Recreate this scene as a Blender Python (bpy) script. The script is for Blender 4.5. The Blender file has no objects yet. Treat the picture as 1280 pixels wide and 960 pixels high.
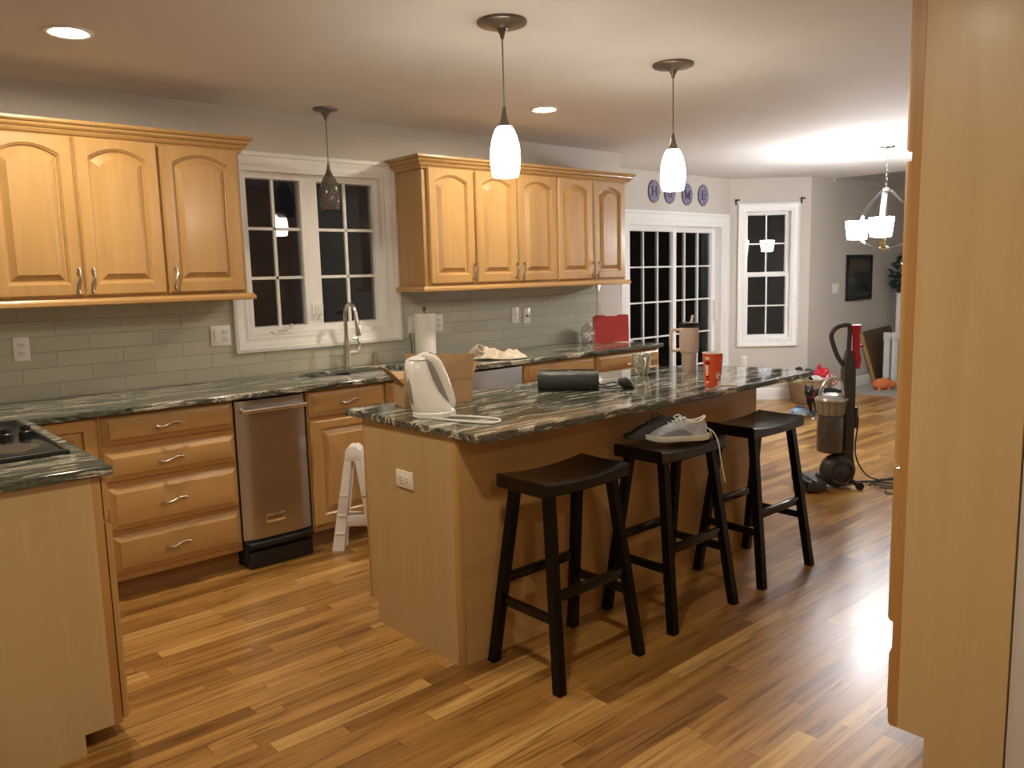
import bpy, bmesh, math, random
from mathutils import Vector, Matrix, noise
random.seed(7)
C = bpy.context.scene.collection
PI = math.pi
OFF = {}
def V(*a): return Vector(a)

# ---------------------------------------------------------------- materials
class NT:
    def __init__(s, name):
        s.m = bpy.data.materials.new(name); s.m.use_nodes = True
        s.t = s.m.node_tree; s.t.nodes.clear()
        s.out = s.t.nodes.new('ShaderNodeOutputMaterial')
    def n(s, typ, **k):
        x = s.t.nodes.new('ShaderNode' + typ)
        for a, b in k.items():
            if a in ('inp',):
                for i, v in b.items(): s.put(x.inputs[i], v)
            else: setattr(x, a, b)
        return x
    def put(s, sock, v):
        if isinstance(v, bpy.types.NodeSocket): s.t.links.new(v, sock)
        else: sock.default_value = v
    def math(s, op, a, b=0.0, c=0.0):
        x = s.n('Math', operation=op); s.put(x.inputs[0], a); s.put(x.inputs[1], b); s.put(x.inputs[2], c); return x.outputs[0]
    def coord(s, scale=(1,1,1), rand=False, rot=(0,0,0)):
        tc = s.n('TexCoord'); v = tc.outputs['Object']
        if rand:
            oi = s.n('ObjectInfo'); r = s.math('MULTIPLY', oi.outputs['Random'], 37.0)
            cx = s.n('CombineXYZ', inp={0: r, 1: r, 2: r})
            va = s.n('VectorMath', operation='ADD', inp={0: v, 1: cx.outputs[0]}); v = va.outputs[0]
        mp = s.n('Mapping', inp={0: v, 2: rot, 3: scale}); return mp.outputs[0]
    def noise(s, vec, scale=1, detail=3, rough=.5, dist=0):
        x = s.n('TexNoise', inp={'Vector': vec, 'Scale': scale, 'Detail': detail, 'Roughness': rough, 'Distortion': dist}); return x.outputs[0]
    def ramp(s, f, stops):
        x = s.n('ValToRGB'); s.put(x.inputs[0], f); e = x.color_ramp.elements
        while len(e) < len(stops): e.new(.5)
        for i, (p, c) in enumerate(stops): e[i].position = p; e[i].color = (*c, 1)
        return x.outputs[0]
    def mix(s, f, a, b, blend='MIX'):
        x = s.n('Mix', data_type='RGBA', blend_type=blend); s.put(x.inputs[0], f); s.put(x.inputs[6], a); s.put(x.inputs[7], b); return x.outputs[2]
    def bump(s, h, strength=.2, dist=.002):
        x = s.n('Bump', inp={'Strength': strength, 'Distance': dist, 'Height': h}); return x.outputs[0]
    def pbr(s, color, rough=.5, metal=0, normal=None, **k):
        p = s.n('BsdfPrincipled')
        s.put(p.inputs['Base Color'], color if isinstance(color, bpy.types.NodeSocket) else (*color, 1))
        s.put(p.inputs['Roughness'], rough); s.put(p.inputs['Metallic'], metal)
        if normal is not None: s.put(p.inputs['Normal'], normal)
        for a, b in k.items(): s.put(p.inputs[a.replace('_', ' ')], b)
        s.t.links.new(p.outputs[0], s.out.inputs[0]); return s.m

def plain(name, c, rough=.5, metal=0, vary=.06, scale=25, bump=0, **k):
    t = NT(name); co = t.coord((1,1,1), True); f = t.noise(co, scale, 3)
    a = tuple(max(0, x*(1-vary)) for x in c); b = tuple(min(1, x*(1+vary)) for x in c)
    col = t.ramp(f, [(.3, a), (.7, b)])
    nm = t.bump(f, bump, .003) if bump else None
    return t.pbr(col, rough, metal, nm, **k)

def wood(name, c1, c2, axis='z', rough=.33, s=1.0, coat=.15, spec=.5):
    t = NT(name); sc = {'z': (22*s, 22*s, 1.6*s), 'x': (1.6*s, 22*s, 22*s), 'y': (22*s, 1.6*s, 22*s)}[axis]
    co = t.coord(sc, True); f = t.noise(co, 1.0, 5, .55, .7)
    sc2 = tuple(v*.22 for v in sc); g = t.noise(t.coord(sc2, True), 1.0, 3, .5, 1.2)
    m = t.math('ADD', t.math('MULTIPLY', f, .45), t.math('MULTIPLY', g, .55))
    col = t.ramp(m, [(.32, c1), (.5, tuple((a+b)/2 for a, b in zip(c1, c2))), (.68, c2)])
    oi = t.n('ObjectInfo'); v = t.math('ADD', t.math('MULTIPLY', oi.outputs['Random'], .16), .92)
    hs = t.n('HueSaturation', inp={'Value': v, 'Color': col})
    return t.pbr(hs.outputs[0], rough, 0, t.bump(f, .05, .001), Coat_Weight=coat, Coat_Roughness=.18, Specular_IOR_Level=spec)

def granite(name):
    t = NT(name)
    w = t.noise(t.coord((.9, 3.0, 3.0)), 1.0, 3, .5)
    tc = t.coord((1,1,1)); wv = t.n('CombineXYZ', inp={0: 0.0, 1: t.math('MULTIPLY', w, .55), 2: t.math('MULTIPLY', w, .55)})
    p = t.n('VectorMath', operation='ADD', inp={0: tc, 1: wv.outputs[0]}).outputs[0]
    mp = t.n('Mapping', inp={0: p, 3: (2.1, 24, 24)}).outputs[0]
    a = t.noise(mp, 1.0, 8, .62, .5)
    mp2 = t.n('Mapping', inp={0: p, 1: (3, 7, 2), 3: (3.4, 56, 56)}).outputs[0]
    b = t.noise(mp2, 1.0, 6, .65, .8)
    fine = t.noise(t.coord((90, 140, 140)), 1.0, 3)
    m = t.math('ADD', t.math('ADD', t.math('MULTIPLY', a, .62), t.math('MULTIPLY', b, .30)), t.math('MULTIPLY', fine, .08))
    col = t.ramp(m, [(.37, (.008,.009,.007)), (.435, (.032,.035,.027)), (.48, (.135,.138,.108)), (.505, (.040,.043,.034)), (.535, (.25,.245,.195)), (.565, (.66,.62,.52)), (.595, (.18,.175,.14)), (.65, (.56,.52,.42))])
    return t.pbr(col, .08, 0, None, Specular_IOR_Level=.38)

def planks(name):
    t = NT(name); tc = t.n('TexCoord').outputs['Object']
    sp = t.n('SeparateXYZ', inp={0: tc}); x, y = sp.outputs[0], sp.outputs[1]
    W = .066
    yr = t.math('DIVIDE', y, W); row = t.math('FLOOR', yr)
    wn = t.n('TexWhiteNoise', noise_dimensions='1D', inp={'W': row}); 
    L = t.math('ADD', t.math('MULTIPLY', wn.outputs[0], .5), .55)
    xo = t.math('DIVIDE', t.math('ADD', x, t.math('MULTIPLY', wn.outputs[0], 17.3)), L); pk = t.math('FLOOR', xo)
    v = t.n('CombineXYZ', inp={0: pk, 1: row, 2: 0.0})
    w2 = t.n('TexWhiteNoise', noise_dimensions='2D', inp={'Vector': v.outputs[0]})
    tone = t.ramp(w2.outputs[0], [(0, (.195,.088,.022)), (.2, (.285,.140,.036)), (.5, (.365,.190,.050)), (.82, (.435,.240,.070)), (1, (.54,.335,.112))])
    off = t.n('VectorMath', operation='SCALE', inp={0: w2.outputs[1], 'Scale': 40.0}).outputs[0]
    p = t.n('VectorMath', operation='ADD', inp={0: tc, 1: off}).outputs[0]
    g = t.noise(t.n('Mapping', inp={0: p, 3: (2.6, 70, 1)}).outputs[0], 1.0, 5, .6, 1.0)
    g2 = t.noise(t.n('Mapping', inp={0: p, 3: (1.3, 16, 1)}).outputs[0], 1.0, 3, .5, 1.6)
    gs = t.math('ADD', t.math('MULTIPLY', g, .5), t.math('MULTIPLY', g2, .5))
    gr = t.ramp(gs, [(.38, (.50,.42,.32)), (.47, (.92,.90,.86)), (.62, (1.22,1.22,1.20))])
    col = t.mix(1.0, tone, gr, 'MULTIPLY')
    fy = t.math('FRACT', yr); ey = t.math('MINIMUM', fy, t.math('SUBTRACT', 1.0, fy))
    fx = t.math('FRACT', xo); ex = t.math('MULTIPLY', t.math('MINIMUM', fx, t.math('SUBTRACT', 1.0, fx)), 9.0)
    e = t.math('MINIMUM', ey, ex); gap = t.math('LESS_THAN', e, .014)
    col = t.mix(t.math('MULTIPLY', gap, .55), col, (.07,.03,.01,1))
    rg = t.math('ADD', t.math('MULTIPLY', g2, .10), .25)
    return t.pbr(col, rg, 0, t.bump(t.math('SUBTRACT', g, gap), .06, .001), Coat_Weight=.12, Coat_Roughness=.24)

def tiles(name):
    t = NT(name); tc = t.n('TexCoord').outputs['Object']
    sp = t.n('SeparateXYZ', inp={0: tc})
    v = t.n('CombineXYZ', inp={0: t.math('ADD', sp.outputs[0], 10*.31), 1: t.math('SUBTRACT', sp.outputs[2], .912), 2: 0.0})
    b = t.n('TexBrick', offset=.5, offset_frequency=2, squash=1.0, inp={'Vector': v.outputs[0], 'Color1': (.455,.45,.365,1), 'Color2': (.52,.51,.415,1), 'Mortar': (.33,.32,.265,1), 'Scale': 1.0, 'Mortar Size': .0022, 'Mortar Smooth': .1, 'Bias': 0.0, 'Brick Width': .31, 'Row Height': .0773})
    return t.pbr(b.outputs[0], t.math('ADD', .10, t.math('MULTIPLY', b.outputs[1], .5)), 0, t.bump(t.math('MULTIPLY', b.outputs[1], -1.0), .5, .002))

def glow(name, c, s):
    t = NT(name); f = t.noise(t.coord((1,1,1)), 9, 2)
    col = t.ramp(f, [(.2, tuple(x*.96 for x in c)), (.8, c)])
    e = t.n('Emission', inp={0: col, 1: s}); t.t.links.new(e.outputs[0], t.out.inputs[0]); return t.m

def glass(name, tint=(1,1,1), rough=0.0):
    t = NT(name); fr = t.n('Fresnel', inp={'IOR': 1.5}); tr = t.n('BsdfTransparent', inp={0: (*tint, 1)}); gl = t.n('BsdfGlossy', inp={'Roughness': rough})
    mx = t.n('MixShader', inp={0: fr.outputs[0], 1: tr.outputs[0], 2: gl.outputs[0]}); t.t.links.new(mx.outputs[0], t.out.inputs[0]); return t.m

MA1, MA2 = (.415,.232,.080), (.525,.315,.118)
M = {}
M['maple'] = wood('maple_upright', MA1, MA2, 'z')
M['maple_h'] = wood('maple_level', MA1, MA2, 'x')
M['maple_y'] = wood('maple_crosswise', MA1, MA2, 'y')
M['pale'] = wood('pale_maple_panel', (.49,.335,.16), (.56,.40,.205), 'z', .4, .8, .05)
M['edge'] = wood('maple_edge', (.36,.18,.055), (.47,.25,.08), 'z')
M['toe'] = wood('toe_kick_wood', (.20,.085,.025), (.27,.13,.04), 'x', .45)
M['granite'] = granite('veined_granite')
M['floor'] = planks('oak_planks')
M['tile'] = tiles('glass_subway_tile')
M['wall'] = plain('wall_paint', (.56,.52,.465), .75, vary=.02, scale=4)
M['ceil'] = plain('ceiling_paint', (.69,.66,.63), .8, vary=.02, scale=3)
M['white'] = plain('white_trim_paint', (.80,.79,.77), .35, vary=.02)
M['plastic'] = plain('white_plastic', (.80,.78,.74), .3, vary=.02)
M['almond'] = plain('almond_plastic', (.82,.76,.66), .35, vary=.02)
M['dark'] = plain('dark_gap', (.012,.010,.008), .7)
M['black'] = plain('black_plastic', (.012,.012,.013), .35)
M['blackwood'] = wood('black_stained_wood', (.0022,.0017,.0015), (.004,.003,.0026), 'x', .2, 1, .15, .38)
M['blackwood_z'] = wood('black_stained_wood_upright', (.0022,.0017,.0015), (.004,.003,.0026), 'z', .3, 1, .0, .25)
M['nickel'] = plain('brushed_nickel', (.52,.48,.43), .25, 1, .05)
M['bronze'] = plain('aged_nickel', (.22,.19,.165), .35, .9, .1)
M['chrome'] = plain('chrome', (.75,.74,.72), .12, 1, .03)
def steel_():
    t = NT('brushed_steel'); f = t.noise(t.coord((2, 2, 260)), 1, 3)
    col = t.ramp(f, [(.3, (.45,.43,.41)), (.7, (.52,.50,.475))]); return t.pbr(col, .30, 1, t.bump(f, .03, .001))
M['steel'] = steel_()
M['sink_steel'] = plain('satin_sink_steel', (.68,.66,.63), .40, .8, .03)
M['pane'] = glass('window_glass')
M['clear'] = glass('clear_glass', (.96,.95,.93), .02)
M['smoke'] = glass('smoky_clear_plastic', (.42,.38,.34), .05)
M['cooktop'] = plain('black_ceramic_glass', (.010,.010,.010), .06, vary=.0)
WARM = (1.0,.87,.68)
M['can'] = glow('recessed_lamp_glow', WARM, 235)
M['shade'] = glow('pendant_shade_glow', (1.0,.90,.76), 17)
M['chand'] = glow('chandelier_shade_glow', (.97,.98,1.0), 42)
M['bulb'] = glow('bulb_glow', (.97,.98,1.0), 170)
M['card'] = plain('corrugated_cardboard', (.46,.29,.15), .8, vary=.05)
M['carpet'] = plain('grey_carpet', (.36,.34,.31), .95, vary=.15, scale=160, bump=.5)

# ---------------------------------------------------------------- mesh builder
class Fr:
    """local frame on a surface: s along it, z up, d out of it"""
    def __init__(s, o, u, n): s.o = V(o[0], o[1], 0); s.u = V(u[0], u[1], 0).normalized(); s.n = V(n[0], n[1], 0).normalized()
    def __call__(s, a, z, d=0): return s.o + s.u*a + s.n*d + V(0,0,z)
BACK = Fr((0,0), (1,0), (0,-1))

class MB:
    def __init__(s): s.bm = bmesh.new()
    def quadbox(s, p):
        v = [s.bm.verts.new(q) for q in p]; f = []
        for a in ((0,1,2,3),(4,7,6,5),(0,4,5,1),(1,5,6,2),(2,6,7,3),(3,7,4,0)): f.append(s.bm.faces.new([v[i] for i in a]))
        return v, f
    def _bev(s, v, f, b, seg=2):
        if b:
            bmesh.ops.recalc_face_normals(s.bm, faces=f)
            ed = {e for q in f for e in q.edges}
            bmesh.ops.bevel(s.bm, geom=list(ed), offset=b, segments=seg, profile=.5, affect='EDGES')
    def box(s, a, b, bev=0, mat=None, seg=2):
        x0,y0,z0 = a; x1,y1,z1 = b
        p = [V(x0,y0,z0),V(x1,y0,z0),V(x1,y1,z0),V(x0,y1,z0),V(x0,y0,z1),V(x1,y0,z1),V(x1,y1,z1),V(x0,y1,z1)]
        if mat: p = [mat @ q for q in p]
        v, f = s.quadbox(p); s._bev(v, f, bev, seg); return s
    def fbox(s, fr, s0, s1, z0, z1, d0, d1, bev=0):
        p = [fr(s0,z0,d0),fr(s1,z0,d0),fr(s1,z0,d1),fr(s0,z0,d1),fr(s0,z1,d0),fr(s1,z1,d0),fr(s1,z1,d1),fr(s0,z1,d1)]
        v, f = s.quadbox(p); s._bev(v, f, bev); return s
    def rings(s, R, cap0=True, cap1=True, closed=False, loop=True):
        vs = [[s.bm.verts.new(p) for p in r] for r in R]; n = len(R[0]); k = len(R)
        for i in range(k if closed else k-1):
            a, b = vs[i], vs[(i+1) % k]
            for j in range(n if loop else n-1): s.bm.faces.new((a[j], a[(j+1) % n], b[(j+1) % n], b[j]))
        if not closed and loop:
            if cap0: s.bm.faces.new(list(reversed(vs[0])))
            if cap1: s.bm.faces.new(vs[-1])
        return s
    def tube(s, pts, r, n=8, closed=False, flat=None):
        pts = [Vector(p) for p in pts]; k = len(pts); R = []
        up = None
        for i, p in enumerate(pts):
            if closed: t = pts[(i+1) % k] - pts[i-1]
            else: t = pts[min(i+1, k-1)] - pts[max(i-1, 0)]
            if t.length < 1e-9: t = V(0,0,1)
            t.normalize()
            if up is None:
                up = V(0,0,1) if abs(t.z) < .9 else V(1,0,0)
            a = t.cross(up)
            if a.length < 1e-6: a = t.orthogonal()
            a.normalize(); b = a.cross(t).normalized(); up = b
            q = r[i] if isinstance(r, (list, tuple)) else r
            R.append([p + a*q*math.cos(2*PI*j/n) + b*q*(flat or 1)*math.sin(2*PI*j/n) for j in range(n)])
        return s.rings(R, True, True, closed)
    def lathe(s, prof, c=(0,0,0), n=28, mat=None):
        c = Vector(c); R = []
        for r, z in prof:
            ring = [V(max(r,1e-4)*math.cos(2*PI*j/n), max(r,1e-4)*math.sin(2*PI*j/n), z) for j in range(n)]
            R.append([(mat @ q if mat else q) + c for q in ring])
        return s.rings(R)
    def ell(s, c, r, mat=None, n=14, m=9, disp=0, f=8, seed=0):
        c = Vector(c); R = []
        for i in range(m+1):
            a = -PI/2 + PI*i/m; ring = []
            for j in range(n):
                b = 2*PI*j/n; ca = max(math.cos(a), .02)
                q = V(ca*math.cos(b), ca*math.sin(b), math.sin(a))
                k = 1 + (disp*noise.noise(q*f*.3 + V(seed*3.1, seed*1.7, seed)) if disp else 0)
                q = V(q.x*r[0]*k, q.y*r[1]*k, q.z*r[2]*k)
                if mat: q = mat @ q
                ring.append(q + c)
            R.append(ring)
        return s.rings(R)
    def prism(s, poly, z0, z1, bev=0, mat=None):
        T = (lambda q: mat @ q) if mat else (lambda q: q)
        a = [s.bm.verts.new(T(V(x,y,z0))) for x, y in poly]; b = [s.bm.verts.new(T(V(x,y,z1))) for x, y in poly]; n = len(poly)
        f = [s.bm.faces.new(list(reversed(a))), s.bm.faces.new(b)]
        for i in range(n): f.append(s.bm.faces.new((a[i], a[(i+1) % n], b[(i+1) % n], b[i])))
        s._bev(a+b, f, bev); return s
    def sweep(s, path, prof):
        """prof: (out, z) pairs swept mitred along an open xy path; out is to the right-hand side of travel"""
        P = [V(x,y,0) for x, y in path]; R = []
        for i, p in enumerate(P):
            d0 = (P[i]-P[i-1]).normalized() if i else None; d1 = (P[i+1]-P[i]).normalized() if i+1 < len(P) else None
            n0 = V(d0.y,-d0.x,0) if d0 else None; n1 = V(d1.y,-d1.x,0) if d1 else None
            if n0 and n1: m = (n0+n1); m = m/(m.dot(n0))
            else: m = n0 or n1
            R.append([p + m*o + V(0,0,z) for o, z in prof])
        return s.rings(R)
    def build(s, name, mat, parent=None, smooth=35, local=False, mats=None):
        if parent is not None and not local:
            bmesh.ops.translate(s.bm, verts=s.bm.verts, vec=-OFF[parent.name])
        bmesh.ops.recalc_face_normals(s.bm, faces=s.bm.faces)
        me = bpy.data.meshes.new(name); s.bm.to_mesh(me); s.bm.free()
        for m in (mats or [mat]): me.materials.append(m)
        if name in ('door','drawer','false_front'): smooth = 18
        if smooth:
            for p in me.polygons: p.use_smooth = True
            try: me.set_sharp_from_angle(angle=math.radians(smooth))
            except Exception: pass
        o = bpy.data.objects.new(name, me); C.objects.link(o)
        if parent is not None: o.parent = parent; OFF[o.name] = OFF[parent.name].copy()
        else: OFF[o.name] = V(0,0,0)
        return o

def thing(name, label, cat, loc=(0,0,0), rz=0, group=None):
    o = bpy.data.objects.new(name, None); C.objects.link(o); o.empty_display_size = .05
    o.location = loc; o.rotation_euler = (0,0,rz); OFF[o.name] = Vector(loc)
    o['label'] = label; o['category'] = cat
    if group: o['group'] = group
    return o
def tag(o, label, cat, group=None):
    o['label'] = label; o['category'] = cat
    if group: o['group'] = group
    return o
def struct(o): o['kind'] = 'structure'; return o
def place(o, loc, rz=0): o.location = loc; o.rotation_euler = (0,0,rz); return o
def copy_tree(o, parent=None):
    c = o.copy(); C.objects.link(c); c.parent = parent
    for ch in list(o.children): copy_tree(ch, c)
    return c
def bez(p, n=12):
    """Catmull-Rom through the points"""
    P = [Vector(q) for q in p]; P = [P[0]*2-P[1]] + P + [P[-1]*2-P[-2]]; out = []
    for i in range(1, len(P)-2):
        a,b,c,d = P[i-1:i+3]
        for k in range(n):
            t = k/n; out.append(.5*((2*b)+(c-a)*t+(2*a-5*b+4*c-d)*t*t+(3*b-a-3*c+d)*t**3))
    out.append(P[-2]); return out

# ---------------------------------------------------------------- room shell
CH = 2.44
C1, C2, C3, C4 = V(4.44,0,0), V(5.06,.61,0), V(6.965,.61,0), V(7.6,0,0)
def wall(name, a, b, z0, z1, holes=(), th=.13, mat=None):
    a = Vector((a[0],a[1],0)); b = Vector((b[0],b[1],0)); L = (b-a).length; u = (b-a)/L; n = V(u.y,-u.x,0)
    fr = Fr(a, u, n); ss = sorted({0, L, *[h[0] for h in holes], *[h[1] for h in holes]}); zs = sorted({z0, z1, *[h[2] for h in holes], *[h[3] for h in holes]})
    mb = MB()
    for i in range(len(ss)-1):
        for j in range(len(zs)-1):
            cs, cz = (ss[i]+ss[i+1])/2, (zs[j]+zs[j+1])/2
            if any(h[0] < cs < h[1] and h[2] < cz < h[3] for h in holes): continue
            mb.fbox(fr, ss[i], ss[i+1], zs[j], zs[j+1], -th, 0)
    bmesh.ops.remove_doubles(mb.bm, verts=mb.bm.verts, dist=1e-5)
    return struct(mb.build(name, mat or M['wall'], smooth=0)), fr

KW = (1.155, 2.115, 1.14, 2.115)     # kitchen window opening
wall('wall_back', (-2.3,0), C1, 0, CH, [(KW[0]+2.3,KW[1]+2.3,KW[2],KW[3])])
wall('wall_bay_left', C1, C2, 0, CH)
_, FD = wall('wall_bay_center', C2, C3, 0, CH, [(.165,1.785,0,1.965)])
_, FW = wall('wall_bay_right', C3, C4, 0, CH, [(.165,.685,.675,2.10)])
wall('wall_far', C4, (12.0,0), 0, 3.3)
wall('wall_end', (12.0,0), (12.0,-6.5), 0, 3.3)
wall('wall_right', (12.0,-3.90), (1.56,-3.90), 0, 3.3)
wall('wall_hall', (1.54,-3.862), (1.54,-6.5), 0, CH)
wall('wall_front', (1.7,-6.4), (-2.3,-6.4), 0, CH)
wall('wall_left', (-2.2,-6.5), (-2.2,.1), 0, CH)
f = MB(); f.box((-2.4,-6.6,-.1), (8.26,.8,0)); struct(f.build('floor', M['floor'], smooth=0))
f = MB(); f.box((8.26,-6.6,-.1), (12.2,.1,.008)); struct(f.build('floor_carpet', M['carpet'], smooth=0))
f = MB(); f.prism([(-2.4,-6.6),(8.07,-6.6),(8.07,0.0),(7.6,0.0),(7.75,.1),(7.0,.8),(5.0,.8),(4.3,.15),(-2.4,.15)], CH, CH+.12); struct(f.build('ceiling', M['ceil'], smooth=0))
f = MB(); f.box((8.0,-6.6,3.3), (12.2,.2,3.4)); f.box((7.95,-6.6,CH+.12), (8.07,0,3.35)); struct(f.build('ceiling_family_room', M['ceil'], smooth=0))
f = MB(); f.box((8.07,-.035,CH-.03), (12,0,CH+.02)); struct(f.build('trim_1', M['wall'], smooth=0))
bb = [(0,0),(.014,0),(.014,.10),(.008,.125),(0,.13)]
f = MB(); f.sweep([(C3.x+.05,C3.y-.06),(7.6,0),(8.2,0),(12,0)], [(o, z+.0) for o, z in bb]); struct(f.build('baseboard_right', M['white']))
f = MB(); f.sweep([(12,0),(12,-3.9),(3.4,-3.9)], bb); struct(f.build('baseboard_end', M['white']))

# tile field behind the counters
f = MB()
f.box((-2.2,-.008,.914), (4.13,0,1.055)); f.box((-2.2,-.008,1.055), (1.08,0,1.41)); f.box((2.20,-.008,1.055), (4.13,0,1.41))
struct(f.build('backsplash', M['tile'], smooth=0))
f = MB(); f.box((4.13,-.012,.914), (4.18,0,1.41), .003); struct(f.build('trim_2', M['tile']))

# ---------------------------------------------------------------- windows and door
def rect(fr, s0,s1,z0,z1,d): return [fr(s0,z0,d),fr(s1,z0,d),fr(s1,z1,d),fr(s0,z1,d)]
def casing(mb, fr, s0,s1,z0,z1, w, prof, bottom=True):
    """profiled surround; prof = (distance from the outer edge 0..1, depth)"""
    if bottom: mb.rings([rect(fr, s0+w*t, s1-w*t, z0+w*t, z1-w*t, d) for t, d in prof], closed=True)
    else:
        R = []
        for t, d in prof: R.append([fr(s0+w*t,z0,d),fr(s0+w*t,z1-w*t,d),fr(s1-w*t,z1-w*t,d),fr(s1-w*t,z0,d)])
        cols = list(map(list, zip(*R))); mb.rings(cols)
CP = [(0,0),(0,.026),(.10,.030),(.25,.030),(.30,.022),(.45,.020),(.55,.016),(.80,.014),(.9,.018),(1,.016),(1,0)]
def sashframe(mb, fr, s0,s1,z0,z1, w, d0,d1):
    mb.rings([rect(fr,s0,s1,z0,z1,d0),rect(fr,s0,s1,z0,z1,d1),rect(fr,s0+w,s1-w,z0+w,z1-w,d1),rect(fr,s0+w+.004,s1-w-.004,z0+w+.004,z1-w-.004,d0)], closed=True)
def grid(mb, fr, s0,s1,z0,z1, nx,nz, w, d0,d1):
    for i in range(1,nx): c = s0+(s1-s0)*i/nx; mb.fbox(fr, c-w/2,c+w/2,z0,z1,d0,d1)
    for j in range(1,nz): c = z0+(z1-z0)*j/nz; mb.fbox(fr, s0,s1,c-w/2,c+w/2,d0,d1)

# kitchen window over the sink
w1 = struct(thing('window_1', 'white double casement window over the kitchen sink', 'window', (1.63,0,1.05)))
for k in ('category',): del w1[k]
f = MB(); casing(f, BACK, 1.068,2.205,1.055,2.20, .088, CP); f.build('window_casing', M['white'], w1)
f = MB(); f.rings([rect(BACK,1.155,2.115,1.14,2.115,.012),rect(BACK,1.155,2.115,1.14,2.115,-.125),rect(BACK,1.175,2.095,1.16,2.095,-.125),rect(BACK,1.175,2.095,1.16,2.095,.012)], closed=True)
f.fbox(BACK, 1.585,1.625,1.16,2.095,-.11,-.03); f.build('window_frame', M['white'], w1)
for (a,b) in ((1.125+.05,1.585),(1.625,2.095)):
    f = MB(); sashframe(f, BACK, a,b,1.16,2.095,.036,-.085,-.03)
    sh = f.build('sash', M['white'], w1)
    f = MB(); grid(f, BACK, a+.036,b-.036,1.196,2.059,2,3,.017,-.066,-.046); f.build('muntin_grid', M['white'], sh)
    f = MB(); f.fbox(BACK, a+.034,b-.034,1.194,2.061,-.064,-.058); f.build('pane', M['pane'], sh, smooth=0)
for cx in (1.594,1.634):
    f = MB(); f.fbox(BACK, cx-.011,cx+.011,1.225,1.325,-.03,-.02,.004); f.tube([BACK(cx,1.25,-.02),BACK(cx,1.25,.0),BACK(cx,1.30,.012),BACK(cx,1.335,.006)],[.008,.008,.007,.005]); f.build('sash_lock', M['white'], w1)
f = MB(); f.fbox(BACK, 1.30,1.43,1.150,1.168,-.03,.018,.004); f.tube([BACK(1.33,1.172,.01),BACK(1.39,1.180,.025),BACK(1.41,1.186,.027)],.007); f.ell(BACK(1.415,1.197,.026),(.011,.011,.014)); f.build('crank_handle', M['white'], w1)

# window in the angled bay wall
w2 = struct(thing('window_2', 'tall white sash window in the angled bay wall', 'window', FW(.42,.6)))
for k in ('category',): del w2[k]
f = MB(); casing(f, FW, .09,.76,.598,2.172,.078, CP); f.build('window_casing', M['white'], w2)
f = MB(); f.rings([rect(FW,.165,.685,.675,2.10,.012),rect(FW,.165,.685,.675,2.10,-.12),rect(FW,.182,.668,.692,2.083,-.12),rect(FW,.182,.668,.692,2.083,.012)], closed=True); f.build('window_frame', M['white'], w2)
for (z0,z1,d) in ((.692,1.41,-.035),(1.385,2.083,-.075)):
    f = MB(); sashframe(f, FW, .182,.668,z0,z1,.036,d-.035,d); sh = f.build('sash', M['white'], w2)
    f = MB(); grid(f, FW, .218,.632,z0+.036,z1-.036,2,2,.016,d-.026,d-.012); f.build('muntin_grid', M['white'], sh)
    f = MB(); f.fbox(FW, .216,.634,z0+.034,z1-.034,d-.023,d-.018); f.build('pane', M['pane'], sh, smooth=0)

# sliding patio door
d1 = struct(thing('door_1', 'white sliding patio door with divided panes', 'door', FD(.97,0)))
for k in ('category',): del d1[k]
f = MB(); casing(f, FD, .075,1.875,0,2.055,.09, CP, bottom=False); f.build('door_casing', M['white'], d1)
f = MB(); f.fbox(FD,.165,.205,0,1.965,-.125,.012); f.fbox(FD,1.745,1.785,0,1.965,-.125,.012); f.fbox(FD,.205,1.745,1.915,1.965,-.125,.012); f.fbox(FD,.205,1.745,0,.035,-.125,.005); f.build('door_frame', M['white'], d1)
for (a,b,d) in ((.205,.995,-.03),(.94,1.745,-.075)):
    f = MB(); sashframe(f, FD, a,b,.035,1.915,.055,d-.04,d); sh = f.build('sliding_panel', M['white'], d1)
    f = MB(); grid(f, FD, a+.055,b-.055,.09,1.86,3,5,.0145,d-.026,d-.016); f.build('muntin_grid', M['white'], sh)
    f = MB(); f.fbox(FD, a+.053,b-.053,.088,1.862,d-.026,d-.02); f.build('pane', M['pane'], sh, smooth=0)
f = MB(); f.tube([FD(1.715,.92,-.07),FD(1.715,.92,-.03),FD(1.715,1.12,-.03),FD(1.715,1.12,-.07)],.009); f.build('door_handle', M['white'], d1)

# ---------------------------------------------------------------- cabinetry pieces
def outline(fr, s0,s1,z0,z1, ins, d, arch=0, N=14):
    a,b,c,e = s0+ins, s1-ins, z0+ins, z1-ins; P = []
    for i in range(N): P.append(fr(a+(b-a)*i/N, c, d))
    for i in range(N): P.append(fr(b, c+(e-arch-c)*i/N, d))
    for i in range(N):
        t = i/N; P.append(fr(b+(a-b)*t, e-arch+arch*(1-(2*t-1)**2), d))
    for i in range(N): P.append(fr(a, e-arch+(c-e+arch)*i/N, d))
    return P
def door(fr, s0,s1,z0,z1, arch=.042, stile=.06, th=.024, d0=0):
    mb = MB(); g = stile
    o = lambda ins, d: outline(fr, s0,s1,z0,z1, ins, d0+d)
    i_ = lambda ins, d: outline(fr, s0+g,s1-g,z0+g,z1-g*.8, ins, d0+d, arch)
    mb.rings([o(0,0),o(0,th*.55),o(.004,th*.8),o(.009,th),i_(-.004,th),i_(.002,th*.70),i_(.005,th*.66),i_(.007,th*.28),i_(.014,th*.26),i_(.040,th*.86),i_(.042,th*.93),i_(.044,th*.93)])
    return mb
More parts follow.
